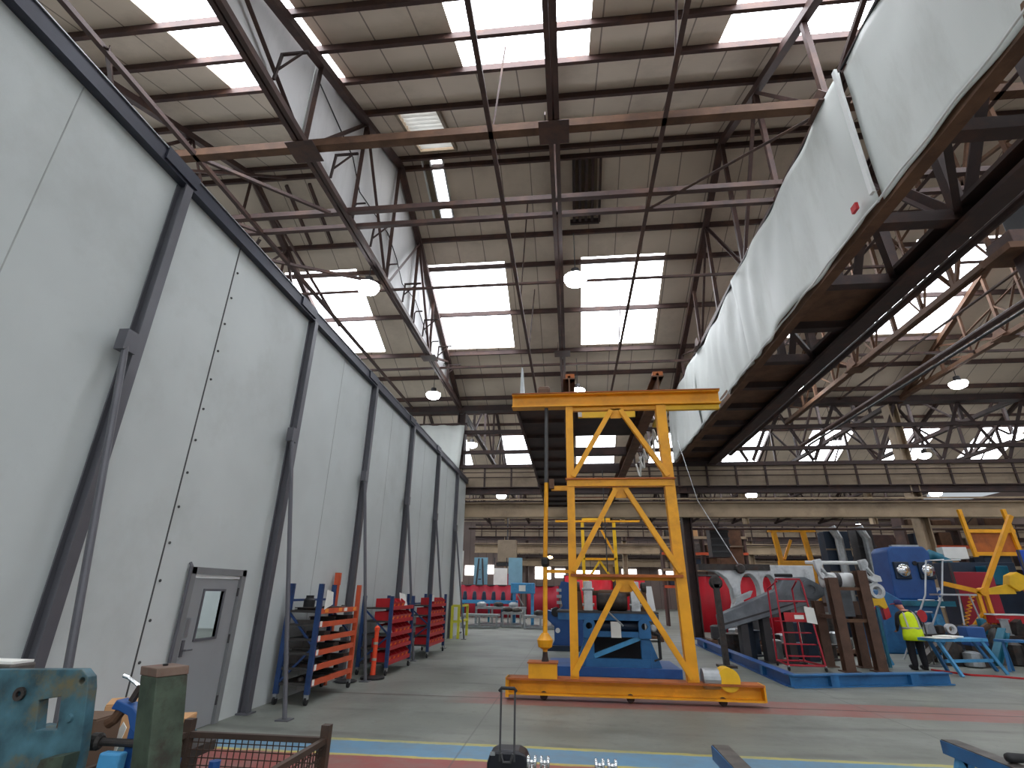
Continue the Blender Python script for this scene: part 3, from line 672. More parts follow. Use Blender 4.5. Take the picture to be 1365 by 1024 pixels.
# ------------------------------------------------------------------ yellow semi-gantry crane
GY = 10.85
g = T('gantry_crane', 'yellow semi-portal gantry crane with A-braced leg frame on the red floor track', 'crane', (1.0, GY, 0))
MB().ibeam((-1.2, GY, 0.22), (3.28, GY, 0.22), 0.32, 0.26, 0.03).build('base_beam', M['yellow'], g)
b = MB(); b.box2((-1.22, GY-0.2, 0.33), (3.28, GY+0.2, 0.36)); b.build('base_beam_cap', M['orangebrown'], g)
b = MB(); b.box2((-1.24, GY-0.18, 0.05), (-1.18, GY+0.18, 0.36)); b.box2((3.27, GY-0.18, 0.1), (3.3, GY+0.18, 0.36)); b.build('end_plate', M['yellow'], g)
for x in (-0.55, 1.0, 2.6): MB().lathe([(0.055, -0.05), (0.07, -0.04), (0.07, 0.04), (0.055, 0.05)], (x, GY, 0.07), 'Y', 18).build('wheel', M['steeld'], g)
MB().lathe([(0.19, -0.16), (0.19, 0.16)], (2.72, GY+0.02, 0.42), 'Y', 24).build('drive_cover', M['yellow2'], g)
MB().lathe([(0.16, -0.16), (0.17, -0.12), (0.17, 0.12), (0.1, 0.16)], (2.45, GY+0.0, 0.42), 'X', 20).build('drive_motor', M['galv'], g)
MB().box2((-0.82, GY-0.2, 0.36), (-0.3, GY+0.2, 0.6)).build('pedestal', M['yellow'], g); MB().box2((-0.84, GY-0.22, 0.6), (-0.28, GY+0.22, 0.62)).build('pedestal_cap', M['orangebrown'], g)
# legs
MB().bar((0.02, GY, 0.36), (0.06, GY, 5.6), 0.2, 0.155, up=(1, 0, 0)).build('left_leg', M['yellow'], g)
MB().bar((2.12, GY, 0.36), (2.02, GY, 5.6), 0.2, 0.2, up=(1, 0, 0)).build('right_leg', M['yellow'], g)
MB().ibeam((-1.2, GY, 5.76), (3.28, GY, 5.76), 0.26, 0.3, 0.03).build('top_beam', M['yellow'], g)
MB().box2((-1.2, GY-0.16, 5.905), (3.28, GY+0.16, 5.925)).build('top_plate', M['orangebrown'], g)
MB().box2((2.12, GY-0.05, 5.5), (3.25, GY+0.05, 5.6)).build('bottom_flange', M['yellow2'], g)
MB().box2((0.1, GY-0.05, 5.52), (2.0, GY+0.05, 5.6)).build('bottom_flange', M['yellow'], g)
b = MB(); b.bar((0.0, GY-0.02, 3.92), (2.1, GY-0.02, 3.92), 0.2, 0.13).build('cross_beam', M['yellow'], g)
MB().box2((-0.06, GY-0.16, 3.985), (2.16, GY+0.12, 4.015)).build('cross_beam_cap', M['orangebrown'], g)
MB().bar((0.0, GY-0.02, 2.13), (2.12, GY-0.02, 2.13), 0.24, 0.05).build('cross_beam', M['orangebrown'], g)
MB().box2((0.0, GY+0.06, 2.05), (2.12, GY+0.1, 2.16)).build('cross_rail', M['yellow'], g)
for (ax, az), feet in (((1.06, 5.55), ((0.1, 4.05), (2.02, 4.05))), ((1.06, 3.84), ((0.05, 2.2), (2.08, 2.2))), ((1.04, 2.06), ((0.0, 0.42), (2.1, 0.42)))):
    for fx, fz in feet:
        MB().chan((ax+(0.1 if fx > 1 else -0.1), GY-0.08, az-0.05), (fx, GY-0.12, fz), 0.1, 0.11, 0.018, up=(0, 1, 0)).build('diagonal', M['yellow'], g)
    MB().prism([(ax-0.17, GY-0.05, az), (ax+0.17, GY-0.05, az), (ax+0.11, GY-0.05, az-0.22), (ax-0.11, GY-0.05, az-0.22)], (0, 0.02, 0)).build('gusset_plate', M['yellow'], g)
MB().bar((-0.36, GY+0.05, 3.84), (0.0, GY+0.05, 3.84), 0.08, 0.1).build('outrigger', M['yellow'], g)
# girders to the runway
for x in (0.08, 2.02): MB().ibeam((x, GY-0.12, 6.1), (x, 25.9, 6.1), 0.26, 0.36, 0.03).build('girder', M['rust'], g)
for x in (0.08, 2.02): MB().box2((x-0.03, GY-0.1, 6.28), (x+0.03, 25.8, 6.34)).build('crab_rail', M['steeld'], g)
MB().box2((-1.08, GY+0.2, 5.66), (-0.06, 25.4, 5.72)).build('walkway', M['steeld'], g)
for k in range(11): MB().box2((-1.06, 11.8+1.3*k, 5.58), (-0.06, 11.88+1.3*k, 5.66)).build('walkway_bearer', M['steeld'], g)
MB().box2((-1.14, GY+0.15, 5.6), (-1.08, 25.4, 5.95)).build('walkway_edge', M['steel'], g)
MB().box2((-0.3, 25.7, 6.05), (2.4, 26.2, 6.2)).build('end_carriage', M['rust'], g)
for x in (0.5, 1.5): MB().lathe([(0.1, -0.04), (0.1, 0.04)], (x, 26.0, 6.1), 'Y', 14).build('runway_wheel', M['steeld'], g)
MB().prism([(-1.03, GY-0.05, 5.92), (-0.93, GY-0.05, 5.92), (-0.97, GY-0.05, 6.6), (-1.0, GY-0.05, 6.6)], (0, 0.25, 0)).build('end_stop', M['galv'], g)
MB().lathe([(0.2, -0.14), (0.24, -0.1), (0.24, 0.1), (0.2, 0.14)], (-0.5, GY+0.3, 6.0), 'X', 14).build('walkway_motor', M['rust'], g)
MB().box2((0.0, GY-0.1, 6.25), (0.2, GY+0.1, 6.38)).build('buffer', M['orangebrown'], g); MB().box2((1.92, GY-0.1, 6.25), (2.14, GY+0.1, 6.38)).build('buffer', M['orangebrown'], g)
# drop pole
p = MB().tube([(-0.52, GY, 0.78), (-0.5, GY, 2.5), (-0.46, GY, 3.95)], 0.045, 12).build('drop_pole', M['yellow'], g)
MB().tube([(-0.46, GY, 3.95), (-0.44, GY, 5.66)], 0.04, 10).build('conduit', M['duct'], p)
MB().lathe([(0.05, 0.82), (0.13, 0.86), (0.15, 0.98), (0.06, 1.1)], (-0.52, GY, 0), 'Z', 14).build('pole_collar', M['yellow'], p)
MB().lathe([(0.07, 0.62), (0.05, 0.7), (0.04, 0.84)], (-0.52, GY, 0), 'Z', 12).build('pole_foot', M['steeld'], p)
MB().lathe([(0.06, 2.28), (0.08, 2.33), (0.08, 2.42), (0.06, 2.46)], (-0.5, GY, 0), 'Z', 12).build('coupling', M['black'], p)
MB().bar((-0.5, GY+0.06, 2.2), (0.0, GY+0.06, 2.2), 0.03, 0.06).build('pole_arm', M['yellow'], p)
MB().box2((-0.4, GY-0.08, 3.82), (-0.3, GY+0.1, 4.02)).build('junction_box', M['rust'], g)
# crab
cb = T('hoist_crab', 'dark hoist crab with a yellow end panel riding on the gantry girders', 'hoist', (1.05, 14, 6.3))
MB().box2((0.3, 13.0, 6.08), (1.78, 13.06, 6.3)).build('end_panel', M['yellow2'], cb); MB().box2((0.3, 12.97, 6.1), (0.4, 13.0, 6.28)).build('notice', M['paper'], cb)
MB().box2((-0.05, 13.1, 6.34), (2.15, 15.6, 6.5)).build('frame', M['steeld'], cb)
MB().lathe([(0.28, -0.7), (0.28, 0.7)], (1.05, 14.3, 6.8), 'X', 20).build('drum', M['rust'], cb)
MB().box2((0.2, 14.7, 6.5), (0.9, 15.4, 7.0)).build('gearbox', M['darkgrey'], cb, bevel=0.03)
for k in range(3):
    MB().box2((0.22, 16.6+2.6*k, 6.0), (1.9, 16.85+2.6*k, 6.25)).build('crosshead', M['steeld'], g)
cp = T('festoon_cables', 'bundle of pale cables and a tray along the right gantry girder', 'cables', (2.3, 14, 6))
MB().box2((2.25, 11.4, 5.9), (2.45, 13.4, 5.98)).build('tray', M['yelpanel'], cp)
for k in range(6): MB().tube([(2.3+0.04*(k % 2), 11.6+k*1.0, 5.9), (2.32, 11.9+k*1.0, 5.45-0.05*(k % 3)), (2.35, 12.4+k*1.0, 5.5), (2.3, 12.6+k*1.0, 5.9)], 0.03, 6).build('cable', M['paper'], cp)
o = MB().tube([(1.25, 19.0, 6.0), (1.25, 19.0, 2.5)], 0.02, 6).build('hoist_rope', M['duct']); tag(o, 'thin grey hoist rope hanging behind the gantry frame', 'rope')

# ------------------------------------------------------------------ trolley racks
def caster(x, y, parent, s=1.0):
    f = MB().box2((x-0.03, y-0.035, 0.09*s), (x+0.03, y+0.035, 0.17*s)).build('caster', M['galv'], parent)
    MB().lathe([(0.05, -0.022), (0.065, -0.018), (0.065, 0.018), (0.05, 0.022)], (x, y, 0.065), 'X', 16).build('wheel', M['black'], f)
def rack(x0, x1, y0, y1, zs, ztop, m_post, m_lip, label):
    t = T('trolley_rack', label, 'rack', ((x0+x1)/2, (y0+y1)/2, 0), 'trolley racks by the enclosure wall')
    for (x, y) in ((x0, y0), (x1, y0), (x0, y1), (x1, y1)):
        MB().box2((x-0.04, y-0.035, 0.16), (x+0.04, y+0.035, ztop)).build('upright', M[m_post] if not (m_lip == 'orange' and x == x1 and y == y1) else M['orange'], t)
        caster(x, y, t)
    for z in zs:
        s = MB().box2((x0-0.03, y0, z-0.02), (x1-0.02, y1, z+0.01)).build('shelf', M['shelf'], t)
        MB().box2((x1-0.02, y0+0.04, z-0.04), (x1+0.035, y1-0.04, z+0.045)).build('lip', M[m_lip], s)
    for y in (y0, y1):
        MB().bar((x0, y, zs[-1]), (x1, y, (zs[-1]+zs[0])/2), 0.035).build('side_brace', M[m_post], t)
        MB().bar((x1, y, (zs[-1]+zs[0])/2), (x0, y, zs[0]), 0.035).build('side_brace', M[m_post], t)
        for z in zs: MB().box2((x0, y-0.02, z-0.02), (x1, y+0.02, z+0.02)).build('side_rail', M['shelf'], t)
    MB().box2((x0, y0, ztop-0.3), (x0+0.03, y1, ztop-0.26)).build('back_rail', M[m_post], t)
    return t
R1 = [0.31, 0.54, 0.77, 0.99, 1.22, 1.44]
r1 = rack(-5.02, -4.47, 9.56, 11.34, R1, 1.9, 'rackblue', 'orange', 'navy trolley rack with orange shelf lips loaded with dark steel parts')
SN = ['lowest', 'second lowest', 'third lowest', 'third highest', 'second highest', 'top']
for si, z in enumerate(R1):
    n = 4 if si < 5 else 5
    for k in range(n):
        y = 9.75+k*(1.5/(n-1))+random.uniform(-0.05, 0.05); h = random.uniform(0.04, 0.1); l = random.uniform(0.22, 0.34)
        b = MB(); a = random.uniform(-0.3, 0.3)
        if (k+si) % 3 == 0: b.lathe([(0.02, 0), (0.05, 0.01), (0.05, h), (0.03, h+0.02)], (-4.72, y, z+0.012), 'Z', 12)
        elif (k+si) % 3 == 1: b.prism([(-4.9, y-l/2, z+0.012), (-4.55, y-l/2, z+0.012), (-4.55, y+l/2, z+0.012), (-4.62, y+l/2, z+0.012), (-4.62, y-l/5, z+0.012), (-4.9, y-l/5, z+0.012)], (0, 0, h))
        else: b.ibeam((-4.95, y, z+0.012+h/2), (-4.5, y+a*0.3, z+0.012+h/2), l*0.6, h, 0.015)
        o = b.build('steel_part', M['scrapd' if (k+si) % 2 else 'scrap'], loc=(-4.72, y, z+0.012)); tag(o, 'dark steel part, %s shelf of the orange rack, %s from the near end' % (SN[si], ORD[k]), 'part', 'steel parts on the orange rack')
t = T('paper_card', 'white paper card propped at the near corner of the orange rack top', 'card', (-4.45, 9.85, 1.5)); MB().prism([(-4.42, 9.68, 1.47), (-4.42, 10.02, 1.55), (-4.42, 9.98, 1.76), (-4.42, 9.72, 1.80)], (-0.006, 0, 0)).build('sheet', M['paper'], t)
t = T('dark_canister', 'dark canister standing on top of the orange rack', 'canister', (-4.85, 9.95, 1.45)); MB().lathe([(0.08, 1.452), (0.1, 1.46), (0.1, 1.62), (0.07, 1.66), (0.07, 1.7)], (-4.85, 9.95, 0), 'Z', 16).build('body', M['black'], t)
for k, (y, m) in enumerate(((9.75, 'label'), (10.35, 'label'), (10.6, 'paper'), (11.05, 'label'))):
    o = MB().box2((-4.433, y, 1.42), (-4.429, y+0.14, 1.48)).build('shelf_label', M[m]); tag(o, '%s label on the top lip of the orange rack, %s from the near end' % ('white' if m == 'paper' else 'orange', ORD[k]), 'label', 'rack shelf labels')
for k, z in enumerate(R1[:5]):
    o = MB().box2((-4.433, 9.62, z-0.03), (-4.429, 9.7, z+0.06)).build('shelf_label', M['paper']); tag(o, 'small white label at the near end of the %s orange lip' % SN[k], 'label', 'rack shelf labels')
def binrack(x0, x1, y0, y1, zs, ztop, nm, seed, skip):
    random.seed(seed)
    r = rack(x0, x1, y0, y1, zs, ztop, 'rackblue', 'red', 'navy trolley rack full of red parts bins, '+nm[0])
    n = 5; w_ = (y1-y0-0.12)/n
    S = ['bottom', 'second lowest', 'middle', 'second highest', 'top']
    proto = None
    for si, z in enumerate(zs):
        for k in range(n):
            if (si, k) in skip: continue
            y = y0+0.06+w_*(k+0.5)
            lab = 'red bin, %s shelf of the %s rack, %s from near end' % (S[si], nm[1], ORD[k])
            if proto is None:
                t = T('parts_bin', lab, 'bin', (0, 0, 0), 'red parts bins')
                h, hw, dx = 0.2, w_/2-0.012, 0.4
                b = MB(); b.box2((-dx/2, -hw, 0), (dx/2, hw, 0.012)).box2((-dx/2, -hw, 0.012), (-dx/2+0.012, hw, h))
                for s in (-1, 1): b.prism([(-dx/2, s*hw-0.006, 0.012), (dx/2, s*hw-0.006, 0.012), (dx/2+0.03, s*hw-0.006, 0.12), (dx/2-0.07, s*hw-0.006, h), (-dx/2, s*hw-0.006, h)], (0, 0.012, 0))
                b.prism([(dx/2-0.012, -hw, 0.012), (dx/2, -hw, 0.012), (dx/2+0.03, -hw, 0.12), (dx/2+0.018, -hw, 0.12)], (0, 2*hw, 0))
                b.build('tub', M['red'], t)
                MB().prism([(dx/2+0.006, -0.05, 0.025), (dx/2+0.022, -0.05, 0.085), (dx/2+0.022, 0.05, 0.085), (dx/2+0.006, 0.05, 0.025)], (0.003, 0, 0)).build('card_label', M['label'], t)
                proto = t; o = t
            else:
                o = copy_tree(proto); o['label'] = lab
            o.location = (x1-0.22, y, z+0.012)
    return r
Z2 = [0.25, 0.55, 0.83, 1.12, 1.41]
binrack(-4.95, -4.27, 13.0, 14.78, Z2, 1.68, ('right beside the orange post bollard', 'nearer bin'), 3, {(4, 3), (4, 4), (2, 0)})
binrack(-4.92, -4.23, 16.5, 18.5, [0.33, 0.59, 0.86, 1.13, 1.40], 1.72, ('farther one next to the yellow guard rail', 'farther bin'), 4, {(4, 0)})
t = T('paper_card', 'white paper sheet standing on top of the nearer bin rack', 'card', (-4.4, 14.3, 1.5)); MB().prism([(-4.35, 13.95, 1.45), (-4.35, 14.55, 1.45), (-4.42, 14.5, 1.72), (-4.42, 14.0, 1.76)], (-0.006, 0, 0)).build('sheet', M['paper'], t)
t = T('plastic_bag', 'crumpled clear plastic bag on the middle shelf of the nearer bin rack', 'bag', (-4.45, 13.25, 0.85)); MB().lathe([(0.1, 0.845), (0.17, 0.88), (0.14, 0.97), (0.05, 1.03)], (-4.45, 13.25, 0), 'Z', 9).build('bag', M['tarp'], t)
t = T('paper_card', 'small white card on the farther bin rack upright', 'card', (-4.2, 16.6, 1.6)); MB().box2((-4.185, 16.5, 1.52), (-4.18, 16.75, 1.7)).build('sheet', M['paper'], t)
o = MB().box2((-5.1, 11.5, 0), (-5.02, 11.6, 2.1)).box2((-5.11, 11.49, 1.9), (-5.01, 11.61, 2.15)).build('orange_upright', M['orange']); tag(o, 'orange upright standing behind the far end of the orange rack', 'upright')
t = T('bollard_post', 'orange plastic traffic post on a black base between the racks', 'bollard', (-4.4, 12.52, 0))
MB().lathe([(0.06, 0.06), (0.05, 0.3), (0.048, 0.95), (0.06, 0.97), (0.06, 1.02), (0.03, 1.06)], (-4.4, 12.52, 0), 'Z', 16).build('post', M['bollard'], t)
MB().lathe([(0.26, 0), (0.26, 0.04), (0.1, 0.08), (0.06, 0.08)], (-4.4, 12.52, 0), 'Z', 24).build('base', M['black'], t)
for z in (0.36, 0.68): MB().lathe([(0.052, z), (0.052, z+0.05)], (-4.4, 12.52, 0), 'Z', 16).build('reflective_band', M['tape'], t)
t = T('rubber_mat_ring', 'flat black rubber ring lying under the near bin rack', 'ring', (-4.75, 12.3, 0)); MB().lathe([(0.2, 0.0), (0.24, 0.02), (0.2, 0.04)], (-4.8, 12.0, 0), 'Z', 24).build('ring', M['black'], t)
# yellow guard rail
t = T('guard_rail', 'lime yellow guard rail at the far end of the enclosure wall', 'rail', (-4.9, 24, 0))
pts = [(-5.0, 23.3), (-4.72, 23.3), (-4.72, 25.2)]
for x, y in pts: MB().box2((x-0.05, y-0.05, 0), (x+0.05, y+0.05, 1.25)).build('post', M['guard'], t)
for z in (0.6, 1.2):
    MB().box2((-5.0, 23.26, z), (-4.72, 23.34, z+0.09)).build('rail', M['guard'], t); MB().box2((-4.76, 23.3, z), (-4.68, 25.2, z+0.09)).build('rail', M['guard'], t)
t = T('column_sign', 'tall white sign with dark characters on the dark end column', 'sign', (-5.3, 25.8, 3)); MB().box2((-5.42, 25.86, 2.25), (-5.14, 25.89, 3.65)).build('board', M['paper'], t)
b = MB()
for k, z in enumerate((3.35, 3.15, 2.95)): b.box2((-5.36, 25.85, z), (-5.22, 25.858, z+0.03)).box2((-5.36+0.05*(k % 2), 25.85, z+0.05), (-5.30, 25.858, z+0.12))
b.build('characters', M['black'], t)

# ------------------------------------------------------------------ blue axle fixture behind the gantry
FY = 13.95
t = T('assembly_fixture', 'blue steel fixture with diagonal front brace behind the gantry frame', 'fixture', (1.0, FY, 0))
MB().box2((-0.6, FY-0.1, 0), (2.5, FY+1.6, 0.2)).build('plinth', M['blue2'], t, bevel=0.01)
for x in (0.4, 1.72):
    MB().box2((x-0.11, FY, 0.2), (x+0.11, FY+0.15, 0.92)).build('front_post', M['blue'], t, bevel=0.01)
    MB().box2((x-0.11, FY+1.2, 0.2), (x+0.11, FY+1.35, 1.2)).build('rear_post', M['blue'], t, bevel=0.01)
    MB().prism([(x-0.05, FY+0.02, 0.2), (x+(0.35 if x > 1 else -0.35), FY+0.02, 0.2), (x+(0.12 if x > 1 else -0.12), FY+0.02, 0.8), (x-0.05, FY+0.02, 0.8)], (0, 0.08, 0)).build('side_gusset', M['blue'], t)
    b = MB(); b.plate([(x-0.14, 0.82), (x+0.14, 0.82), *[(x+0.14*math.cos(a*PI/10), 1.12+0.14*math.sin(a*PI/10)) for a in range(11)]], [circle(x, 1.08, 0.075, 16)], 0.12, lambda u, v, q: (u, FY-0.06+q, v)); b.build('bearing_lug', M['blue'], t)
MB().box2((0.3, FY+0.7, 0.2), (1.82, FY+0.75, 1.2)).build('dark_backing', M['black'], t)  # black panel added so the fixture looks dark inside its openings
MB().box2((0.3, FY-0.02, 0.84), (1.82, FY+0.12, 0.96)).build('upper_rail', M['blue'], t)
MB().box2((0.3, FY-0.02, 0.2), (1.82, FY+0.12, 0.38)).build('lower_rail', M['blue'], t)
MB().bar((0.5, FY+0.05, 0.42), (1.62, FY+0.05, 0.84), 0.1, 0.1).build('diagonal', M['ltblue'], t)
MB().box2((-0.35, FY+0.0, 1.2), (2.05, FY+1.5, 1.38)).build('table_top', M['blue'], t, bevel=0.01)
MB().box2((-0.38, FY-0.02, 1.36), (2.08, FY+1.52, 1.4)).build('table_plate', M['darkgrey'], t)
for k in range(4): MB().lathe([(0.13, -0.6), (0.13, 0.6)], (1.05, FY+0.3+0.3*k, 1.07), 'X', 16).build('roller', M['navy'], t)
MB().tube([(1.95, FY+0.05, 0.95), (2.05, FY+0.05, 0.9), (2.05, FY+0.05, 0.4), (1.9, FY+0.05, 0.35)], 0.04, 8).build('hose', M['black'], t)
MB().lathe([(0.05, -0.05), (0.08, -0.03), (0.08, 0.05)], (1.93, FY, 1.05), 'Y', 12).build('hose_fitting', M['galv'], t)
tt = T('drawing_sheet', 'white paper sheet taped to the blue fixture front', 'paper', (1.05, FY-0.08, 0.9)); MB().box2((0.92, FY-0.055, 0.83), (1.16, FY-0.05, 1.18)).build('sheet', M['paper'], tt)
o = MB().bar((0.85, FY-0.04, 1.42), (1.2, FY-0.3, 1.1), 0.03).build('pry_bar', M['galv']); tag(o, 'grey steel bar leaning on the blue fixture above the paper', 'bar')
t = T('axle_assembly', 'shaft with two white primed castings lying on the blue fixture', 'axle', (1.0, FY+0.6, 1.4))
MB().lathe([(0.06, -0.75), (0.06, -0.35), (0.08, -0.33), (0.08, 0.4), (0.06, 0.42), (0.06, 0.75)], (1.05, FY+0.6, 1.82), 'X', 18).build('shaft', M['cardd'], t, smooth=True)
for x in (0.42, 1.6):
    b = MB(); b.plate([(-0.2, 1.4), (0.2, 1.4), (0.17, 1.75), (0.14, 2.1), (-0.14, 2.1), (-0.17, 1.75)], [[(-0.08, 1.44), (0.08, 1.44), (0.06, 1.62), (-0.06, 1.62)]], 0.22, lambda u, v, q: (x-0.11+q, FY+0.55+u, v)); b.build('casting', M['cast'], t, bevel=0.02)
    for s in (-1, 1): MB().lathe([(0.04, -0.15), (0.04, 0.15)], (x, FY+0.42, 1.72+0.18*s), 'X', 10).build('pin', M['galv'], t)
    MB().lathe([(0.1, -0.08), (0.14, -0.05), (0.14, 0.05)], (x-0.25 if x < 1 else x+0.25, FY+0.6, 1.95), 'X', 16).build('end_boss', M['scrapd'], t)
MB().lathe([(0.2, -0.38), (0.22, -0.34), (0.22, 0.34), (0.2, 0.38)], (1.02, FY+0.6, 1.62), 'X', 20).build('drum', M['scrapd'], t, smooth=True)
for x in (0.18, 1.82): MB().prism([(x-0.1, FY+0.5, 1.4), (x+0.1, FY+0.5, 1.4), (x+0.06, FY+0.5, 1.9), (x-0.06, FY+0.5, 1.9)], (0, 0.2, 0)).build('support_block', M['rust'], t)
t = T('white_board', 'white board leaning at the right end of the blue fixture', 'board', (2.0, FY+0.8, 1.4)); MB().prism([(1.86, FY+0.8, 1.41), (2.14, FY+0.8, 1.41), (2.1, FY+0.95, 2.0), (1.82, FY+0.95, 2.0)], (0, 0.02, 0)).build('board', M['white'], t)
t = T('grey_panel', 'pale grey panel behind the left gantry leg on the blue fixture', 'panel', (-0.05, FY+1.0, 1.4)); MB().prism([(-0.02, FY+0.9, 1.405), (0.12, FY+0.9, 1.405), (0.12, FY+1.0, 2.1), (-0.02, FY+1.0, 2.1)], (0, 0.04, 0)).build('panel', M['white'], t)
# left blue press behind the drop pole
t = T('gap_press', 'dark blue gap frame press left of the gantry leg', 'press', (-0.4, 20, 0))
MB().prism([(-0.78, 19.6, 0), (0.9, 19.6, 0), (0.9, 19.6, 1.0), (0.1, 19.6, 1.1), (-0.02, 19.6, 2.15), (-0.35, 19.6, 2.2), (-0.45, 19.6, 1.9), (-0.32, 19.6, 1.4), (-0.55, 19.6, 1.15), (-0.85, 19.6, 1.25), (-0.85, 19.6, 0.95), (-0.62, 19.6, 0.75), (-0.62, 19.6, 0.3)], (0, 0.8, 0)).build('frame', M['blue2'], t, bevel=0.02)
MB().lathe([(0.14, -0.1), (0.16, 0), (0.14, 0.1)], (-0.55, 19.5, 1.2), 'Y', 16).build('wheel', M['black'], t)
for z in (1.45, 1.65, 1.85): MB().box2((-0.52, 19.55, z), (-0.35, 19.7, z+0.1)).build('valve_block', M['galv'], t)
MB().lathe([(0.08, -0.05), (0.08, 0.02)], (-0.5, 19.55, 0.62), 'Y', 14).build('gauge', M['white'], t)
MB().box2((-0.9, 19.4, 0), (1.2, 20.6, 0.16)).build('bed', M['navy'], t)

# ------------------------------------------------------------------ far left: silver pallets, blue post machine
def pallet(x0, x1, y, z0, h, label):
    t = T('steel_stillage', label, 'stillage', ((x0+x1)/2, y, z0), 'silver stillages')
    for z in (z0+0.08, z0+h): MB().box2((x0, y, z-0.06), (x1, y+1.2, z+0.06)).build('deck', M['galv'], t)
    n = max(2, int((x1-x0)/0.9))
    for k in range(n+1):
        x = x0+0.05+(x1-x0-0.1)*k/n; MB().box2((x-0.05, y+0.02, z0), (x+0.05, y+0.12, z0+h)).build('leg', M['galv'], t)
for a in ((-6.0, -4.0, 30.2, 0, 0.62, 'low silver steel stillage nearest the yellow guard rail'), (-3.9, -2.8, 31.2, 0, 0.72, 'dark loaded silver stillage in the middle of the far row'),
          (-2.6, -0.8, 30.4, 0, 0.6, 'long silver stillage left of the gantry pole'), (-5.6, -2.7, 32.4, 0, 0.95, 'taller silver frame behind the low stillages'), (-1.2, 0.2, 32.2, 0, 0.9, 'silver frame half hidden behind the gantry leg')):
    pallet(*a)
for k, (x, y, m) in enumerate(((-3.6, 31.5, 'scrapd'), (-3.1, 31.5, 'scrap'), (-5.3, 32.8, 'galv'), (-4.3, 32.8, 'scrapd'), (-3.4, 32.8, 'galv'), (-1.8, 30.8, 'scrapd'))):
    z = 0.79 if k < 2 else (1.02 if k < 5 else 0.67)
    b = MB(); b.lathe([(0.1, 0), (0.28, 0.02), (0.28, 0.18), (0.12, 0.26)], (x, y, z), 'Z', 14); o = b.build('steel_ring', M[m], loc=(x, y, z), smooth=True); tag(o, 'steel ring lying on the far silver stillages, %s in the row' % ORD[k], 'ring', 'steel rings')
t = T('line_frame', 'long blue conveyor frame in front of the red curtain', 'conveyor', (-4, 34, 0))
MB().box2((-6.8, 34, 1.15), (-3.3, 34.5, 1.35)).build('bed', M['ltblue'], t)
for k in range(5): MB().box2((-6.7+0.8*k, 34.05, 0), (-6.6+0.8*k, 34.2, 1.15)).build('leg', M['teal'], t)
for k in range(6):
    MB().lathe([(0.12, 0), (0.15, 0.1), (0.1, 0.45), (0.05, 0.5)], (-6.6+0.6*k, 34.2, 1.35), 'Z', 10).build('clamp', M['navy'], t)
t = T('portal_machine', 'small blue portal with white square sign before the red curtain', 'machine', (-3.0, 33.5, 0))
for x in (-3.45, -2.35): MB().box2((x-0.09, 33.5, 0), (x+0.09, 33.7, 1.8)).build('upright', M['ltblue'], t)
MB().box2((-3.65, 33.4, 1.75), (-2.2, 33.8, 2.35)).build('head', M['ltblue'], t, bevel=0.04); MB().box2((-3.15, 33.38, 1.88), (-2.75, 33.4, 2.22)).build('sign', M['paper'], t)
MB().bar((-3.3, 33.6, 1.75), (-2.9, 33.6, 1.1), 0.06).build('arm', M['galv'], t)

# ------------------------------------------------------------------ red welding curtains
def curtain(x0, x1, y, z1, m, label):
    b = MB(); n = max(8, int((x1-x0)*4)); ed = []
    for i in range(n+1):
        x = x0+(x1-x0)*i/n; yy = y+0.07*math.sin(x*7.0)+0.03*math.sin(x*17)
        ed.append([b.bm.verts.new((x, yy, z)) for z in (0.05, z1)])
    for a, c_ in zip(ed, ed[1:]): b.bm.faces.new((a[0], c_[0], c_[1], a[1]))
    e = bmesh.ops.extrude_face_region(b.bm, geom=list(b.bm.faces)); bmesh.ops.translate(b.bm, verts=[v for v in e['geom'] if isinstance(v, bmesh.types.BMVert)], vec=(0, 0.01, 0))
    t = T('welding_curtain', label, 'curtain', ((x0+x1)/2, y, 0), 'red welding curtains')
    b.build('curtain', M[m], t, smooth=True)
    MB().tube([(x0, y, z1), (x1, y, z1)], 0.04, 8).build('rail', M['darkgrey'], t)
    for x in (x0, x1): MB().tube([(x, y, 0), (x, y, z1+0.05)], 0.04, 8).build('post', M['darkgrey'], t)
curtain(-8.8, -3.9, 42, 2.3, 'curtaind', 'deep red welding curtain at the far left behind the conveyor')
curtain(-3.4, -0.9, 42, 2.3, 'curtaind', 'deep red welding curtain left of the gantry pole')
curtain(-0.5, 3.0, 40, 3.0, 'curtain', 'bright red welding curtain behind the left gantry leg')
curtain(3.2, 5.2, 40, 3.0, 'curtain', 'bright red welding curtain behind the right gantry leg')
curtain(5.8, 10.6, 30, 2.75, 'curtain', 'bright red welding curtain seen through the white casting')
for k, (x, m, l) in enumerate(((-7.2, 'paleblue', 'pale blue panel above the far left red curtain'), (-5.6, 'paper', 'white panel above the far left red curtain'), (-4.4, 'paleblue', 'pale blue panel right of the white panel over the curtain'))):
    w_ = 0.55; t = T('hanging_panel', l, 'panel', (x, 43.5, 0)); MB().box2((x-w_, 43.5, 2.2), (x+w_, 43.56, 4.4 if m != 'paper' else 3.6)).build('panel', M[m], t)
    for s in (-1, 1): MB().box2((x+s*w_*0.9-0.04, 43.56, 0), (x+s*w_*0.9+0.04, 43.64, 4.4)).build('leg', M['darkgrey'], t)
t = T('control_cabinet', 'grey control cabinet hung under the second crane runway', 'cabinet', (-5.2, 46, 4.5)); MB().box2((-6.2, 46, 4.2), (-4.6, 46.8, 6.0)).build('box', M['tanp'], t, bevel=0.03); MB().box2((-6.3, 45.9, 3.9), (-4.5, 46.9, 4.15)).build('tray', M['black'], t); MB().tube([(-5.4, 46.4, 6.0), (-5.4, 46.4, 11)], 0.06, 8).build('hanger', M['darkgrey'], t)
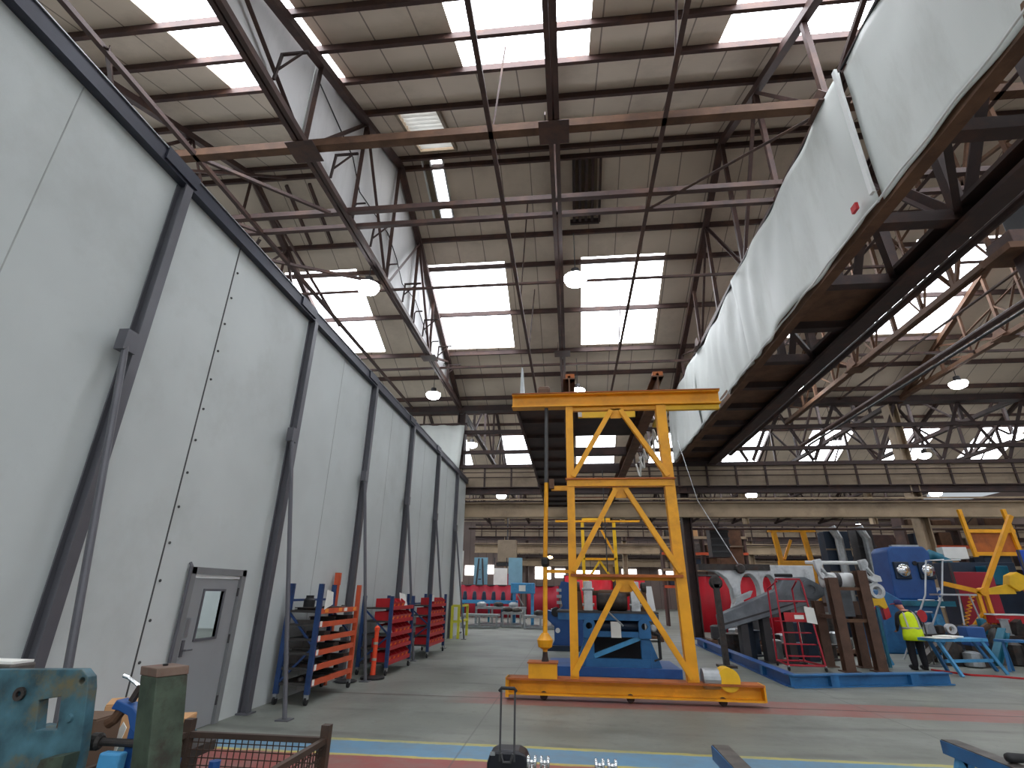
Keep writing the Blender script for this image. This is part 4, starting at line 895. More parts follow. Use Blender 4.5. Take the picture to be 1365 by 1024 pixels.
t = T('stepladder', 'dark stepladder standing before the pale blue panels', 'ladder', (-7.0, 42.8, 0))
for x in (-7.6, -6.7): MB().bar((x, 42.8, 0), (-7.15+(x+7.15)*0.3, 43.0, 4.3), 0.12).build('stile', M['darkgrey'], t)
for k in range(5): MB().box2((-7.5+0.08*k, 42.78, 0.6+0.7*k), (-6.8-0.08*k, 42.9, 0.68+0.7*k)).build('rung', M['darkgrey'], t)
# small yellow gantry further back
t = T('gantry_crane', 'small distant yellow gantry seen through the nearer gantry frame', 'crane', (2, 38, 0))
for x in (0.9, 3.15): MB().bar((x, 38, 0), (x-0.05 if x > 2 else x, 38, 6.5), 0.22, 0.2).build('leg', M['yellow2'], t)
MB().box2((-1.0, 37.85, 6.5), (4.9, 38.15, 6.62)).build('beam', M['yellow'], t); MB().box2((0.9, 38.4, 6.7), (2.9, 38.7, 7.2)).build('hoist_box', M['yellow2'], t)
for s in (-1, 1): MB().bar((2.0, 38, 6.4), (2.0+s*1.0, 38, 4.4), 0.14).build('diagonal', M['yellow'], t)
for s in (-1, 1): MB().bar((2.0, 38, 3.9), (2.0+s*0.9, 38, 2.6), 0.14).build('diagonal', M['yellow2'], t)
MB().box2((0.9, 37.9, 3.95), (3.15, 38.1, 4.1)).build('cross_beam', M['yellow'], t); MB().box2((2.0, 38.2, 2.7), (2.9, 38.6, 3.7)).build('panel', M['tanp'], t)
# yellow lifting frame and dark panels behind the casting
t = T('lifting_frame', 'yellow lifting frame above the white casting in the background', 'frame', (11.7, 30, 0))
MB().box2((10.6, 29.9, 5.0), (13.0, 30.1, 5.15)).build('top_bar', M['yellow'], t)
for x in (10.95, 12.45): MB().prism([(x-0.18, 29.9, 5.0), (x+0.05, 29.9, 5.0), (x+0.2, 29.9, 3.5), (x-0.02, 29.9, 3.5)], (0, 0.2, 0)).build('leg', M['yellow'], t)
MB().box2((10.9, 29.85, 3.25), (12.75, 30.15, 3.55)).build('lower_beam', M['yellow'], t)
for x in (11.2, 12.0, 12.6): MB().box2((x-0.1, 29.9, 0.0), (x+0.05, 30.1, 3.3)).build('foot', M['yellow'], t)
MB().bar((11.2, 30, 3.6), (11.7, 30, 4.6), 0.12).build('brace', M['yellow'], t)
for k, (x0, x1, y, z0, z1, m, l) in enumerate(((7.2, 8.1, 28.5, 3.6, 5.1, 'darkgrey', 'dark cabinet hung on the column right of the gantry'), (13.2, 14.4, 29.5, 0, 5.0, 'navy', 'dark tall machine column left of the blue machine'),
                                            (14.8, 15.6, 29.5, 0, 5.2, 'darkgrey', 'dark tall machine column right behind the tan column'), (9.0, 10.4, 34, 0, 5.6, 'rust', 'rusty stacked racking behind the yellow lifting frame'), (17.0, 18.6, 33, 0, 5.2, 'steel', 'brown racking right of the tan column'))):
    t = T('tall_cabinet', l, 'cabinet', ((x0+x1)/2, y, z0))
    MB().box2((x0, y, z0), (x1, y+0.8, z1)).build('body', M[m], t, bevel=0.03)
    for j in range(4): MB().box2((x0-0.04, y-0.06, z0+(z1-z0)*(0.15+0.22*j)), (x1+0.04, y, z0+(z1-z0)*(0.15+0.22*j)+0.08)).build('ledge', M['tanp' if k in (1, 3, 4) else 'duct'], t)
    if z0 > 0: MB().box2((x0+0.3, y+0.3, z1), (x1-0.3, y+0.5, 5.3)).build('hanger', M['steeld'], t)
for k, (x, l) in enumerate(((13.75, 'left grey duct rising behind the white roll'), (15.1, 'right grey duct rising behind the white roll'))):
    o = MB().tube([(x, 29.2, 0), (x, 29.2, 4.6), (x-0.2, 29.3, 5.2)], 0.2, 12).build('air_duct', M['galv']); tag(o, l, 'duct', 'grey ducts')
random.seed(11)
LV = ['lower', 'middle', 'upper', 'topmost']
for r_, (x0, y, n, z0, nm) in enumerate(((6.0, 36, 7, 3.4, 'left'), (17.5, 30, 6, 3.1, 'right'))):
    t = T('pallet_racking', 'pallet racking full of mixed loads at the %s of the tan column' % nm, 'racking', (x0, y, 0))
    for k in range(5): MB().box2((x0+1.3*k-0.06, y, 0), (x0+1.3*k+0.06, y+0.9, 6.0)).build('upright', M['steel'], t)
    for k in range(4): MB().box2((x0-0.1, y-0.05, 2.2+1.0*k), (x0+5.3, y+0.05, 2.36+1.0*k)).build('beam', M['tan' if k % 2 else 'orange'], t)
    for k in range(4): MB().box2((x0-0.1, y, 2.3+1.0*k), (x0+5.3, y+0.9, 2.36+1.0*k)).build('shelf', M['steeld'], t)
    for lv in range(4):
        for k in range(4):
            h = random.uniform(0.3, 0.75); w_ = random.uniform(0.5, 1.0); x = x0+0.65+1.3*k
            o = MB().box2((x-w_/2, y+0.1, 2.36+lv), (x+w_/2, y+0.8, 2.36+lv+h)).build('crate', M[random.choice(['card', 'cardd', 'scrap', 'navy', 'rust', 'tanp'])], bevel=0.03, loc=(x, y+0.4, 2.36+lv))
            tag(o, 'crate on the %s level of the %s racking, %s from the left' % (LV[lv], nm, ORD[k]), 'crate', 'crates on the racking')

# ------------------------------------------------------------------ blue kerb beams of the assembly bay
for p0, p1, l in (((4.6, 13.16, 0.125), (8.48, 14.34, 0.125), 'long blue steel floor beam along the front of the assembly bay'), ((4.66, 13.34, 0.125), (4.86, 23.2, 0.125), 'long blue steel floor beam running away along the bay')):
    t = T('kerb_beam', l, 'beam', (p0[0], p0[1], 0))
    MB().ibeam(p0, p1, 0.22, 0.25, 0.025).build('beam', M['blue2' if p0[0] > 4.63 else 'blue'], t)
    dv = Vector(p1)-Vector(p0); n = 4 if p0[0] < 4.63 else 6
    for k in range(1, n):
        q = Vector(p0)+dv*k/n; MB().box(q, (0.2, 0.2, 0.2), math.atan2(dv.y, dv.x)).build('stiffener', M['blue'], t) if k % 2 else None

# ------------------------------------------------------------------ red mobile steps
SY = 15.9
t = T('mobile_steps', 'red tubular mobile steps on casters in the assembly bay', 'steps', (6.0, SY, 0))
R_ = 0.024
def rt_(pts, nm): MB().tube(pts, R_, 8).build(nm, M['redpaint'], t)
x0, x1 = 5.58, 6.5
rt_([(x0, SY, 0.12), (x0+0.1, SY+0.3, 2.15), (x0+0.14, SY+0.3, 2.25), (x1-0.14, SY+0.3, 2.25), (x1-0.1, SY+0.3, 2.15), (x1, SY, 0.12)], 'front_hoop')
rt_([(x0+0.1, SY+1.1, 0.12), (x0+0.12, SY+1.0, 2.0), (x0+0.2, SY+0.4, 2.2)], 'rear_stile'); rt_([(x1-0.1, SY+1.1, 0.12), (x1-0.12, SY+1.0, 2.0), (x1-0.2, SY+0.4, 2.2)], 'rear_stile')
rt_([(x0, SY, 0.14), (x1, SY, 0.14), (x1-0.1, SY+1.1, 0.14), (x0+0.1, SY+1.1, 0.14), (x0, SY, 0.14)], 'base_frame')
rt_([(x0+0.08, SY+0.25, 1.68), (x1-0.08, SY+0.25, 1.68)], 'guard_bar')
for k in range(4):
    z = 0.36+0.27*k; MB().box2((x0+0.06, SY+0.02+0.16*k, z-0.02), (x1-0.06, SY+0.2+0.16*k, z)).build('tread', M['redpaint'], t)
MB().box2((x0+0.14, SY+0.12, 1.18), (x1-0.16, SY+0.14, 1.4)).build('notice_panel', M['red'], t)
for x in (x0, x1):
    f = MB().box2((x-0.02, SY-0.03, 0.08), (x+0.02, SY+0.03, 0.14)).build('caster', M['galv'], t); MB().lathe([(0.05, -0.02), (0.06, 0), (0.05, 0.02)], (x, SY, 0.06), 'X', 14).build('wheel', M['black'], f)
for x in (x0+0.1, x1-0.1): f = MB().lathe([(0.05, -0.02), (0.06, 0), (0.05, 0.02)], (x, SY+1.1, 0.06), 'X', 14).build('wheel', M['black'], t)
MB().box2((5.98, SY+0.11, 1.24), (6.22, SY+0.117, 1.34)).build('plate_label', M['paper'], t)
t = T('job_card', 'cream job card hanging on the red mobile steps', 'card', (6.4, SY+0.1, 1.2)); MB().prism([(6.27, SY+0.08, 1.16), (6.53, SY+0.08, 1.12), (6.5, SY+0.08, 1.52), (6.25, SY+0.08, 1.56)], (0, -0.005, 0)).build('card', M['paper'], t)

# ------------------------------------------------------------------ brown stand with yoke and white roll
t = T('support_stand', 'brown steel stand of tall posts holding the white roll', 'stand', (7.6, 16.5, 0))
for (x, y, z) in ((7.15, 16.1, 2.3), (8.03, 16.3, 2.5), (8.08, 17.2, 1.7), (7.12, 17.2, 1.7)):
    MB().ibeam((x, y, 0), (x, y, z), 0.24, 0.26, 0.03).build('post', M['brown'], t); MB().box2((x-0.2, y-0.2, 0), (x+0.2, y+0.2, 0.025)).build('foot_plate', M['brown'], t)
MB().bar((7.15, 16.1, 2.02), (8.03, 16.3, 2.02), 0.08).build('cross_bar', M['rust'], t); MB().bar((7.2, 16.1, 1.22), (8.05, 16.3, 1.22), 0.08).build('cross_bar', M['rust'], t)
MB().bar((7.12, 17.2, 1.6), (8.08, 17.2, 1.6), 0.1).build('cross_bar', M['brown'], t); MB().bar((7.15, 16.1, 1.3), (7.12, 17.2, 1.3), 0.1).build('side_bar', M['brown'], t); MB().bar((8.03, 16.3, 1.3), (8.08, 17.2, 1.3), 0.1).build('side_bar', M['brown'], t)
t = T('bucket_yoke', 'white primed yoke bar with two lugs on top of the brown stand', 'yoke', (7.6, 16.5, 2.6))
MB().lathe([(0.05, -0.9), (0.05, 0.75)], (7.65, 16.55, 2.72), 'X', 16).build('bar', M['white'], t, smooth=True)
for x in (7.1, 8.32):
    out = [(-0.16, 2.78), (0.08, 2.82), (0.14, 2.7), (0.1, 2.6), (0.24, 2.42), (0.44, 2.36), (0.46, 2.22), (0.2, 2.2), (0.0, 2.3), (-0.12, 2.55)]
    b = MB(); b.plate(out, [[(0.02, 2.56), (0.08, 2.52), (0.2, 2.38), (0.12, 2.33), (0.02, 2.42)]], 0.16, lambda u, v, q: (x-0.05+u*0.8, 16.4+q, v)); b.build('lug', M['cast'], t, bevel=0.02)
t = T('white_roll', 'white roll with dark band between the brown posts', 'roll', (7.5, 16.9, 2.2))
MB().lathe([(0.1, -0.42), (0.2, -0.4), (0.2, -0.05)], (7.6, 16.8, 2.26), 'X', 24).build('roll', M['white'], t, smooth=True); MB().lathe([(0.2, -0.05), (0.205, -0.04), (0.205, 0.06), (0.2, 0.07)], (7.6, 16.8, 2.26), 'X', 24).build('band', M['darkgrey'], t); MB().lathe([(0.2, 0.07), (0.2, 0.42), (0.1, 0.44)], (7.6, 16.8, 2.26), 'X', 24).build('roll', M['white'], t, smooth=True)
MB().box2((7.3, 16.75, 1.3), (7.9, 17.0, 2.08)).build('saddle', M['boom'], t)
t = T('bearing_housing', 'white ring bearing housing under the right yoke lug', 'housing', (8.6, 16.6, 1.9))
b = MB(); b.plate(circle(8.5, 1.98, 0.2), [circle(8.5, 1.98, 0.12)], 0.2, lambda u, v, q: (u, 16.5+q, v)); b.build('ring', M['cast'], t); MB().bar((8.5, 16.56, 2.16), (8.5, 16.5, 2.32), 0.1).build('link', M['cast'], t)
t = T('hook_block', 'yellow and red hook block beside the white bearing ring', 'hook', (8.75, 17.2, 1.4))
MB().prism([(8.5, 17.2, 1.7), (8.75, 17.2, 1.82), (9.0, 17.2, 1.85), (9.05, 17.2, 1.55), (8.95, 17.2, 1.5), (8.8, 17.2, 1.6), (8.55, 17.2, 1.55)], (0, 0.2, 0)).build('cheek', M['yellow2'], t, bevel=0.02)
MB().prism([(8.5, 17.22, 1.55), (8.72, 17.22, 1.56), (8.6, 17.22, 1.3), (8.48, 17.22, 1.25)], (0, 0.15, 0)).build('fork', M['red'], t); MB().prism([(8.9, 17.22, 1.52), (9.06, 17.22, 1.55), (9.08, 17.22, 1.3), (8.92, 17.22, 1.22)], (0, 0.15, 0)).build('fork', M['red'], t)
MB().bar((8.78, 17.3, 0), (8.78, 17.3, 1.55), 0.07).build('stem', M['teal'], t)

# ------------------------------------------------------------------ grey boom and white arched casting
t = T('boom_arm', 'long grey box section boom resting on dark stands', 'boom', (5.5, 17.3, 1.2))
yb = 17.5
MB().prism([(4.42, yb, 1.25), (6.25, yb, 2.02), (6.45, yb, 2.34), (7.05, yb, 2.36), (7.5, yb, 2.1), (7.65, yb, 1.92), (7.05, yb, 1.6), (4.45, yb, 0.84)], (0, 0.55, 0)).build('box_section', M['boom'], t, bevel=0.02)
MB().prism([(4.3, yb-0.012, 0.98), (6.7, yb-0.012, 1.66), (6.7, yb-0.012, 1.62), (4.3, yb-0.012, 0.92)], (0, 0.01, 0)).build('weld_seam', M['darkgrey'], t)
b = MB(); b.plate(circle(7.12, 2.0, 0.26), [circle(7.12, 2.0, 0.13)], 0.7, lambda u, v, q: (u, yb-0.05+q, v)); b.build('pivot_boss', M['boom'], t)
MB().prism([(4.9, yb+0.1, 1.56), (5.4, yb+0.1, 1.77), (5.5, yb+0.1, 1.95), (5.0, yb+0.1, 1.75)], (0, 0.3, 0)).build('bracket', M['galv'], t)
MB().lathe([(0.05, -0.25), (0.05, 0.25)], (6.5, yb+0.2, 2.4), 'X', 12).build('hose_stub', M['black'], t)
for x in (5.1, 5.75, 6.4):
    z = 0.92+(x-4.33)*0.3; MB().box2((x-0.1, yb+0.1, 0), (x+0.1, yb+0.5, z-0.02)).build('stand_leg', M['darkgrey'], t); MB().box2((x-0.3, yb+0.05, 0), (x+0.3, yb+0.55, 0.04)).build('stand_foot', M['darkgrey'], t)
t = T('pole_stand', 'dark pole stand with round head in front of the red curtain', 'stand', (4.1, 16.3, 0)); MB().bar((4.12, 16.3, 0.06), (4.1, 16.3, 2.1), 0.14, 0.16).build('pole', M['scrapd'], t); MB().lathe([(0.14, -0.08), (0.18, -0.05), (0.18, 0.05), (0.14, 0.08)], (4.1, 16.3, 2.14), 'Y', 18).build('head', M['scrapd'], t); MB().box2((3.9, 16.1, 0), (4.35, 16.55, 0.06)).build('base', M['scrapd'], t)
t = T('arched_casting', 'large white primed plate with arched openings behind the grey boom', 'casting', (5.6, 18.2, 0))
yc = 18.2
outer = [(4.5, 2.5), (4.5, 2.68), (6.4, 2.72), (7.55, 2.72), (7.6, 1.6), (7.2, 1.2), (6.4, 1.15), (5.9, 1.15), (5.5, 1.1), (5.1, 0.95), (5.1, 2.5)]
arch = [(5.75+0.38*math.cos(a), 1.9+0.5*math.sin(a)) for a in [2*PI*k/22 for k in range(22)]]
ho2 = [(6.5+0.3*math.cos(a), 2.0+0.36*math.sin(a)) for a in [2*PI*k/18 for k in range(18)]]
b = MB(); b.plate([(6.25, 1.2), (7.6, 1.3), (7.62, 2.72), (6.0, 2.72), (4.4, 2.72), (4.4, 2.56), (4.7, 2.5), (4.95, 2.3), (5.08, 2.0), (5.1, 1.6), (5.0, 1.3), (5.4, 1.1)], [[(5.62+0.3*math.cos(a), 1.95+0.52*math.sin(a)) for a in [2*PI*k/22 for k in range(22)]], [(6.22+0.2*math.cos(a), 2.08+0.36*math.sin(a)) for a in [2*PI*k/18 for k in range(18)]]], 0.45, lambda u, v, q: (u, yc+q, v)); b.build('plate', M['cast'], t, bevel=0.02)
MB().box2((4.1, yc-0.05, 2.56), (6.3, yc+0.3, 2.74)).build('clamp_beam', M['scrapd'], t)
MB().lathe([(0.12, -0.1), (0.16, 0), (0.12, 0.1)], (5.35, yc-0.15, 2.6), 'Y', 12).build('lifting_eye', M['scrapd'], t)
for x in (5.4, 7.2): MB().box2((x-0.15, yc+0.05, 0), (x+0.15, yc+0.4, 1.2)).build('support', M['navy'], t)
o = MB().tube([(5.35, yc, 2.75), (4.95, yc+2.6, 5.2), (4.75, yc+4, 8.0)], 0.015, 6).build('sling_rope', M['galv']); tag(o, 'thin sling rope rising from the white arched casting', 'rope')
for k, (x, y, w_, h, m) in enumerate(((5.6, 20.6, 1.3, 0.75, 'scrapd'), (7.2, 20.8, 1.4, 1.0, 'navy'), (8.8, 20.4, 1.2, 0.9, 'scrap'), (6.4, 23.2, 2.2, 1.2, 'darkgrey'), (9.3, 22.6, 1.6, 1.1, 'scrapd'), (3.0, 24.5, 1.6, 0.95, 'scrapd'), (3.2, 27.5, 2.0, 1.2, 'scrap'))):
    t = T('parts_pallet', 'dark pallet stack of machine parts behind the white casting, %s in the group' % ORD[k], 'pallet', (x, y, 0), 'parts pallets')
    MB().box2((x-w_/2, y-0.4, 0.1), (x+w_/2, y+0.4, 0.2)).build('deck', M['rust'], t)
    for q in (-0.42, 0, 0.42): MB().box2((x+q*w_-0.06, y-0.4, 0), (x+q*w_+0.06, y+0.4, 0.1)).build('skid', M['brown'], t)
    for q in range(3):
        xx = x+(q-1)*w_*0.31; hh = h*(0.6+0.2*((q*2+k) % 3))
        MB().lathe([(0.1, 0.2), (w_*0.14, 0.24), (w_*0.14, hh-0.05), (w_*0.09, hh)], (xx, y, 0), 'Z', 14).build('part', M[m if q != 1 else 'galv'], t)
# dark machinery under the boom
random.seed(5)
for k in range(9):
    x = 5.15+0.34*k; y = 18.9+random.uniform(-0.3, 0.6); h = random.uniform(0.35, 0.8)
    b = MB()
    if k % 3 == 0: b.lathe([(0.2, 0), (0.26, 0.03), (0.26, h-0.03), (0.18, h)], (x, y, 0), 'Z', 14)
    elif k % 3 == 1: b.prism([(x-0.25, y, 0), (x+0.25, y, 0), (x+0.2, y, h), (x-0.05, y, h), (x-0.2, y, h*0.5)], (0, 0.5, 0))
    else: b.ibeam((x-0.25, y, h/2), (x+0.25, y+0.3, h/2), 0.35, h, 0.05)
    o = b.build('machined_part', M[('scrapd', 'scrap', 'navy', 'galv')[k % 4]], loc=(x, y, 0), bevel=0.01); tag(o, 'machined steel part on the floor under the boom, %s from the left' % ORD[k], 'part', 'parts under the boom')

# ------------------------------------------------------------------ large blue machine, column sign, ladder
t = T('boring_machine', 'large blue machine with rounded head and two chrome clamps', 'machine', (12.3, 22, 0))
MB().prism([(11.7, 21.6, 1.75), (13.15, 21.6, 1.75), (13.25, 21.6, 3.4), (13.1, 21.6, 3.6), (11.95, 21.6, 3.6), (11.8, 21.6, 3.45)], (0, 1.2, 0)).build('head', M['blue2'], t, bevel=0.06)
MB().prism([(10.9, 21.4, 0.0), (13.05, 21.4, 0.0), (13.05, 21.4, 0.75), (13.0, 21.4, 1.75), (11.75, 21.4, 1.75), (11.2, 21.4, 2.1), (11.0, 21.4, 1.2)], (0, 1.5, 0)).build('base', M['blue'], t, bevel=0.05)
for x in (12.12, 12.95): MB().lathe([(0.2, -0.1), (0.24, -0.05), (0.16, 0.0), (0.08, 0.02)], (x, 21.5, 2.75), 'Y', 16).build('clamp', M['chrome'], t, smooth=True); 
for x in (12.12, 12.95): MB().box2((x-0.26, 21.5, 2.45), (x+0.26, 21.62, 3.05)).build('clamp_plate', M['navy'], t, bevel=0.03)
MB().lathe([(0.08, 0), (0.08, 0.05)], (12.62, 21.54, 3.0), 'Y', 12).build('bore', M['black'], t); MB().box2((12.05, 21.7, 3.6), (13.0, 21.9, 3.66)).build('top_rail', M['galv'], t)
MB().box2((11.6, 21.2, 1.55), (13.4, 21.45, 1.72)).build('slideway', M['teal'], t); MB().prism([(12.5, 21.0, 0.0), (13.0, 21.0, 0.0), (12.7, 21.0, 1.3), (12.5, 21.0, 1.3)], (0, 0.2, 0)).build('side_bracket', M['ltblue'], t)
t = T('platform_ladder', 'aluminium platform ladder in front of the large blue machine', 'ladder', (12.2, 19, 0))
for x, xt in ((11.0, 11.75), (11.5, 12.25)): MB().tube([(x-0.6, 19.6, 0), (xt-0.45, 19.2, 1.9), (xt-0.15, 19.2, 2.95), (xt+0.4, 19.2, 2.98)], 0.028, 8).build('stile', M['aluminium'], t)
for k in range(5): MB().tube([(10.55+0.13*k, 19.5-0.06*k, 0.35+0.35*k), (11.05+0.13*k, 19.5-0.06*k, 0.35+0.35*k)], 0.025, 6).build('rung', M['aluminium'], t)
MB().tube([(12.1, 19.2, 0), (12.3, 19.2, 1.95), (12.6, 19.2, 1.95), (12.9, 19.2, 0)], 0.025, 6).build('prop', M['aluminium'], t); MB().box2((11.6, 19.0, 1.9), (12.7, 19.5, 1.95)).build('platform', M['aluminium'], t)
t = T('mandatory_sign', 'white sign with blue pictogram on the tan column', 'sign', (15.9, 26.0, 2)); MB().box2((15.72, 25.96, 1.45), (16.18, 26.0, 2.25)).build('board', M['paper'], t); MB().lathe([(0.17, 0), (0.17, 0.008)], (15.95, 25.95, 1.98), 'Y', 20).build('pictogram', M['signblue'], t); MB().box2((15.8, 25.952, 1.55), (16.1, 25.96, 1.7)).build('caption', M['signblue'], t)
t = T('red_disc_sign', 'red oval target plate right of the person', 'sign', (10.2, 17.9, 0)); b = MB(); b.plate([(10.3+0.13*math.cos(a), 1.32+0.17*math.sin(a)) for a in [2*PI*k/20 for k in range(20)]], [], 0.02, lambda u, v, q: (u, 17.9+q, v)); b.build('plate', M['red'], t); MB().tube([(10.3, 17.93, 0.03), (10.3, 17.93, 1.2)], 0.02, 8).build('post', M['duct'], t); MB().lathe([(0.2, 0), (0.2, 0.02), (0.03, 0.04)], (10.3, 17.93, 0), 'Z', 16).build('base', M['duct'], t)
t = T('white_notice', 'small white notice on the blue machine left of the person', 'sign', (9.2, 18.5, 0)); MB().box2((9.12, 18.5, 1.45), (9.34, 18.52, 1.72)).build('sheet', M['paper'], t); MB().tube([(9.23, 18.53, 0), (9.23, 18.53, 1.45)], 0.02, 8).build('post', M['duct'], t)
t = T('a_frame_trestle', 'pale blue A-shaped trestle left of the person', 'trestle', (8.8, 17.6, 0))
for s in (-1, 1): MB().bar((8.8+0.32*s, 17.8, 0.02), (8.72, 17.8, 1.2), 0.06).build('leg', M['ltblue'], t)
MB().bar((8.56, 17.8, 0.5), (8.98, 17.8, 0.5), 0.05).build('tie', M['ltblue'], t); MB().box2((8.5, 17.6, 1.2), (8.95, 18.2, 1.27)).build('top', M['ltblue'], t); 
for s in (-1, 1): MB().bar((8.8+0.32*s, 18.1, 0.02), (8.72, 18.1, 1.2), 0.06).build('leg', M['teal'], t)

# ------------------------------------------------------------------ yellow balancer jib, panels, machines at right
t = T('balancer_jib', 'yellow balancer jib with slanting mast, spring and counterweight', 'jib', (13.5, 20, 0))
MB().bar((13.55, 20, 1.95), (15.2, 20, 4.5), 0.13).build('mast', M['yellow'], t); MB().bar((13.6, 20, 2.0), (12.4, 20, 2.28), 0.12, 0.14).build('arm', M['yellow'], t)
MB().prism([(13.6, 19.95, 1.95), (13.6, 19.95, 2.1), (14.5, 19.95, 2.3), (14.55, 19.95, 1.98)], (0, 0.12, 0)).build('counter_arm', M['yellow2'], t)
MB().prism([(14.35, 19.85, 2.25), (14.6, 19.85, 2.05), (14.95, 19.85, 2.2), (14.98, 19.85, 2.5), (14.7, 19.85, 2.66), (14.45, 19.85, 2.55)], (0, 0.3, 0)).build('counterweight', M['yellow2'], t, bevel=0.02)
for x in (13.42, 13.66): MB().bar((x, 20, 0.0), (x-0.02, 20, 2.05), 0.1, 0.12).build('column', M['yellow'], t)
MB().tube([(12.75+0.5*u/60+0.07*math.cos(u*0.9), 20.02+0.07*math.sin(u*0.9), 1.0+0.95*u/60) for u in range(61)], 0.018, 5).build('spring', M['yellow'], t); MB().bar((12.9, 20, 0.9), (13.4, 20, 1.4), 0.08).build('strut', M['yellow'], t)
MB().lathe([(0.13, -0.12), (0.13, 0.12)], (13.56, 20, 2.03), 'Y', 16).build('hub', M['yellow'], t)
t = T('yellow_cradle', 'open yellow steel cradle frame above the blue panel', 'frame', (17.2, 24, 0))
for x in (16.45, 18.15): MB().bar((x, 24, 3.4), (x-0.12, 24, 5.3), 0.13).build('upright', M['yellow'], t)
for z in (3.45, 4.35): MB().box2((16.4, 23.95, z), (18.2, 24.1, z+0.14)).build('rail', M['yellow'], t)
MB().box2((16.5, 24.05, 3.5), (18.1, 24.1, 4.4)).build('back_plate', M['orangebrown'], t); MB().box2((16.8, 24.1, 0), (17.8, 24.4, 3.45)).build('pedestal', M['navy'], t)
for k, (x0, x1, y, z0, z1, m, l) in enumerate(((13.55, 14.9, 21.2, 0.0, 2.7, 'curtaind', 'dark red steel screen behind the yellow jib'), (15.8, 17.3, 21.0, 2.5, 3.45, 'blue3', 'bright blue panel at the right edge'),
                                             (14.3, 16.6, 22.4, 0.0, 3.1, 'navy', 'dark navy machine housing behind the yellow jib'), (15.2, 15.9, 21.8, 2.3, 2.95, 'teal', 'teal box on the dark machine housing'), (15.9, 16.3, 20.95, 2.45, 2.8, 'galv', 'small grey square gauge panel under the blue panel'), (16.5, 17.2, 21.6, 0, 2.4, 'curtaind', 'narrow dark red panel at the right edge'))):
    t = T('machine_panel', l, 'panel', ((x0+x1)/2, y, z0)); MB().box2((x0, y, z0), (x1, y+(0.08 if k in (0, 1, 4, 5) else 0.9), z1)).build('body', M[m], t, bevel=0.02)
    MB().box2((x0-0.03, y-0.03, z0+0.02), (x0+0.05, y, z1)).build('edge_strip', M['darkgrey'], t)
    if k in (1, 4): MB().box2(((x0+x1)/2-0.06, y+0.1, 0), ((x0+x1)/2+0.06, y+0.2, z1)).build('stand', M['navy'], t)
t = T('robot_arm', 'teal curved robot arm above the dark red screen', 'machine', (14.2, 23, 0))
MB().tube([(15.3, 23.8, 0), (15.3, 23.8, 2.6), (15.1, 23.8, 3.25), (14.6, 23.8, 3.45), (14.3, 23.8, 3.2)], 0.22, 12).build('arm', M['teal'], t, smooth=True); MB().box2((15.0, 23.6, 3.3), (15.9, 24.0, 3.75)).build('drive_box', M['paper'], t)
# junk heap
random.seed(9)
for k in range(14):
    x = 10.7+0.33*k; y = 17.9+random.uniform(0, 1.0); z = 0.0; h = random.uniform(0.7, 1.35) if k > 3 else random.uniform(0.35, 0.7)
    b = MB(); q = k % 5
    if q == 0: b.ibeam((x-0.4, y, 0.12), (x+0.35, y+0.4, h), 0.2, 0.22, 0.03)
    elif q == 1: b.prism([(x-0.25, y, 0), (x+0.3, y, 0), (x+0.2, y, h*0.8), (x, y, h), (x-0.2, y, h*0.6)], (0.05, 0.35, 0))
    elif q == 2: b.lathe([(0.15, 0), (0.24, 0.04), (0.22, h*0.7), (0.1, h*0.8)], (x, y, 0), 'Z', 14)
    elif q == 3: b.plate([(x-0.3, 0), (x+0.25, 0), (x+0.3, h), (x-0.1, h*0.9)], [circle(x, h*0.45, 0.1, 12)], 0.12, lambda u, v, qq: (u, y+qq+0.2*v, v))
    else: b.tube([(x-0.4, y, 0.1), (x, y+0.2, h*0.7), (x+0.4, y, h)], 0.09, 10)
    o = b.build('scrap_part', M[('scrap', 'scrapd', 'galv', 'boom', 'rust', 'teal')[k % 6]], loc=(x, y, 0)); tag(o, 'steel part in the heap behind the blue trestle, %s from the left' % ORD[k], 'part', 'heap of steel parts')
hb = T('heap_bench', 'dark steel bench loaded with loose parts behind the blue trestle', 'bench', (12.5, 19.0, 0))
MB().box2((10.9, 18.95, 0.7), (14.6, 19.35, 0.78)).build('top', M['scrapd'], hb)
for x in (11.0, 12.7, 14.5): MB().box2((x-0.05, 19.0, 0), (x+0.05, 19.3, 0.7)).build('leg', M['scrapd'], hb)
for k in range(11):
    x = 11.1+0.32*k; y = 19.15; z = 0.782; h = random.uniform(0.2, 0.5); q = k % 4
    b = MB()
    if q == 0: b.prism([(x-0.14, y-0.12, z), (x+0.14, y-0.12, z), (x+0.1, y-0.12, z+h), (x-0.06, y-0.12, z+h*0.8)], (0, 0.25, 0))
    elif q == 1: b.lathe([(0.06, 0), (0.13, 0.02), (0.12, h), (0.05, h+0.03)], (x, y, z), 'Z', 14)
    elif q == 2: b.plate(circle(x, z+0.15, 0.15, 18), [circle(x, z+0.15, 0.08, 18)], 0.14, lambda u, v, qq: (u, y-0.07+qq, v))
    else: b.ibeam((x-0.12, y, z+h/2), (x+0.12, y, z+h/2), 0.18, h, 0.03)
    o = b.build('loose_part', M[('galv', 'scrapd', 'white', 'scrap', 'boom', 'teal', 'scrapd')[k % 7]], loc=(x, y, z)); tag(o, 'loose part on the dark steel bench behind the blue trestle, %s from the left' % ORD[k], 'part', 'parts on the dark bench')
t = T('red_tool_tray', 'red tool tray lying on top of the steel heap', 'tray', (13.5, 18.8, 1.3)); MB().box2((13.3, 19.4, 1.1), (14.2, 19.8, 1.34)).build('tray', M['red'], t, bevel=0.02); MB().box2((13.28, 19.38, 1.34), (14.22, 19.82, 1.38)).build('lid', M['white'], t); MB().box2((13.5, 19.5, 0), (14.0, 19.7, 1.1)).build('stand', M['scrap'], t)
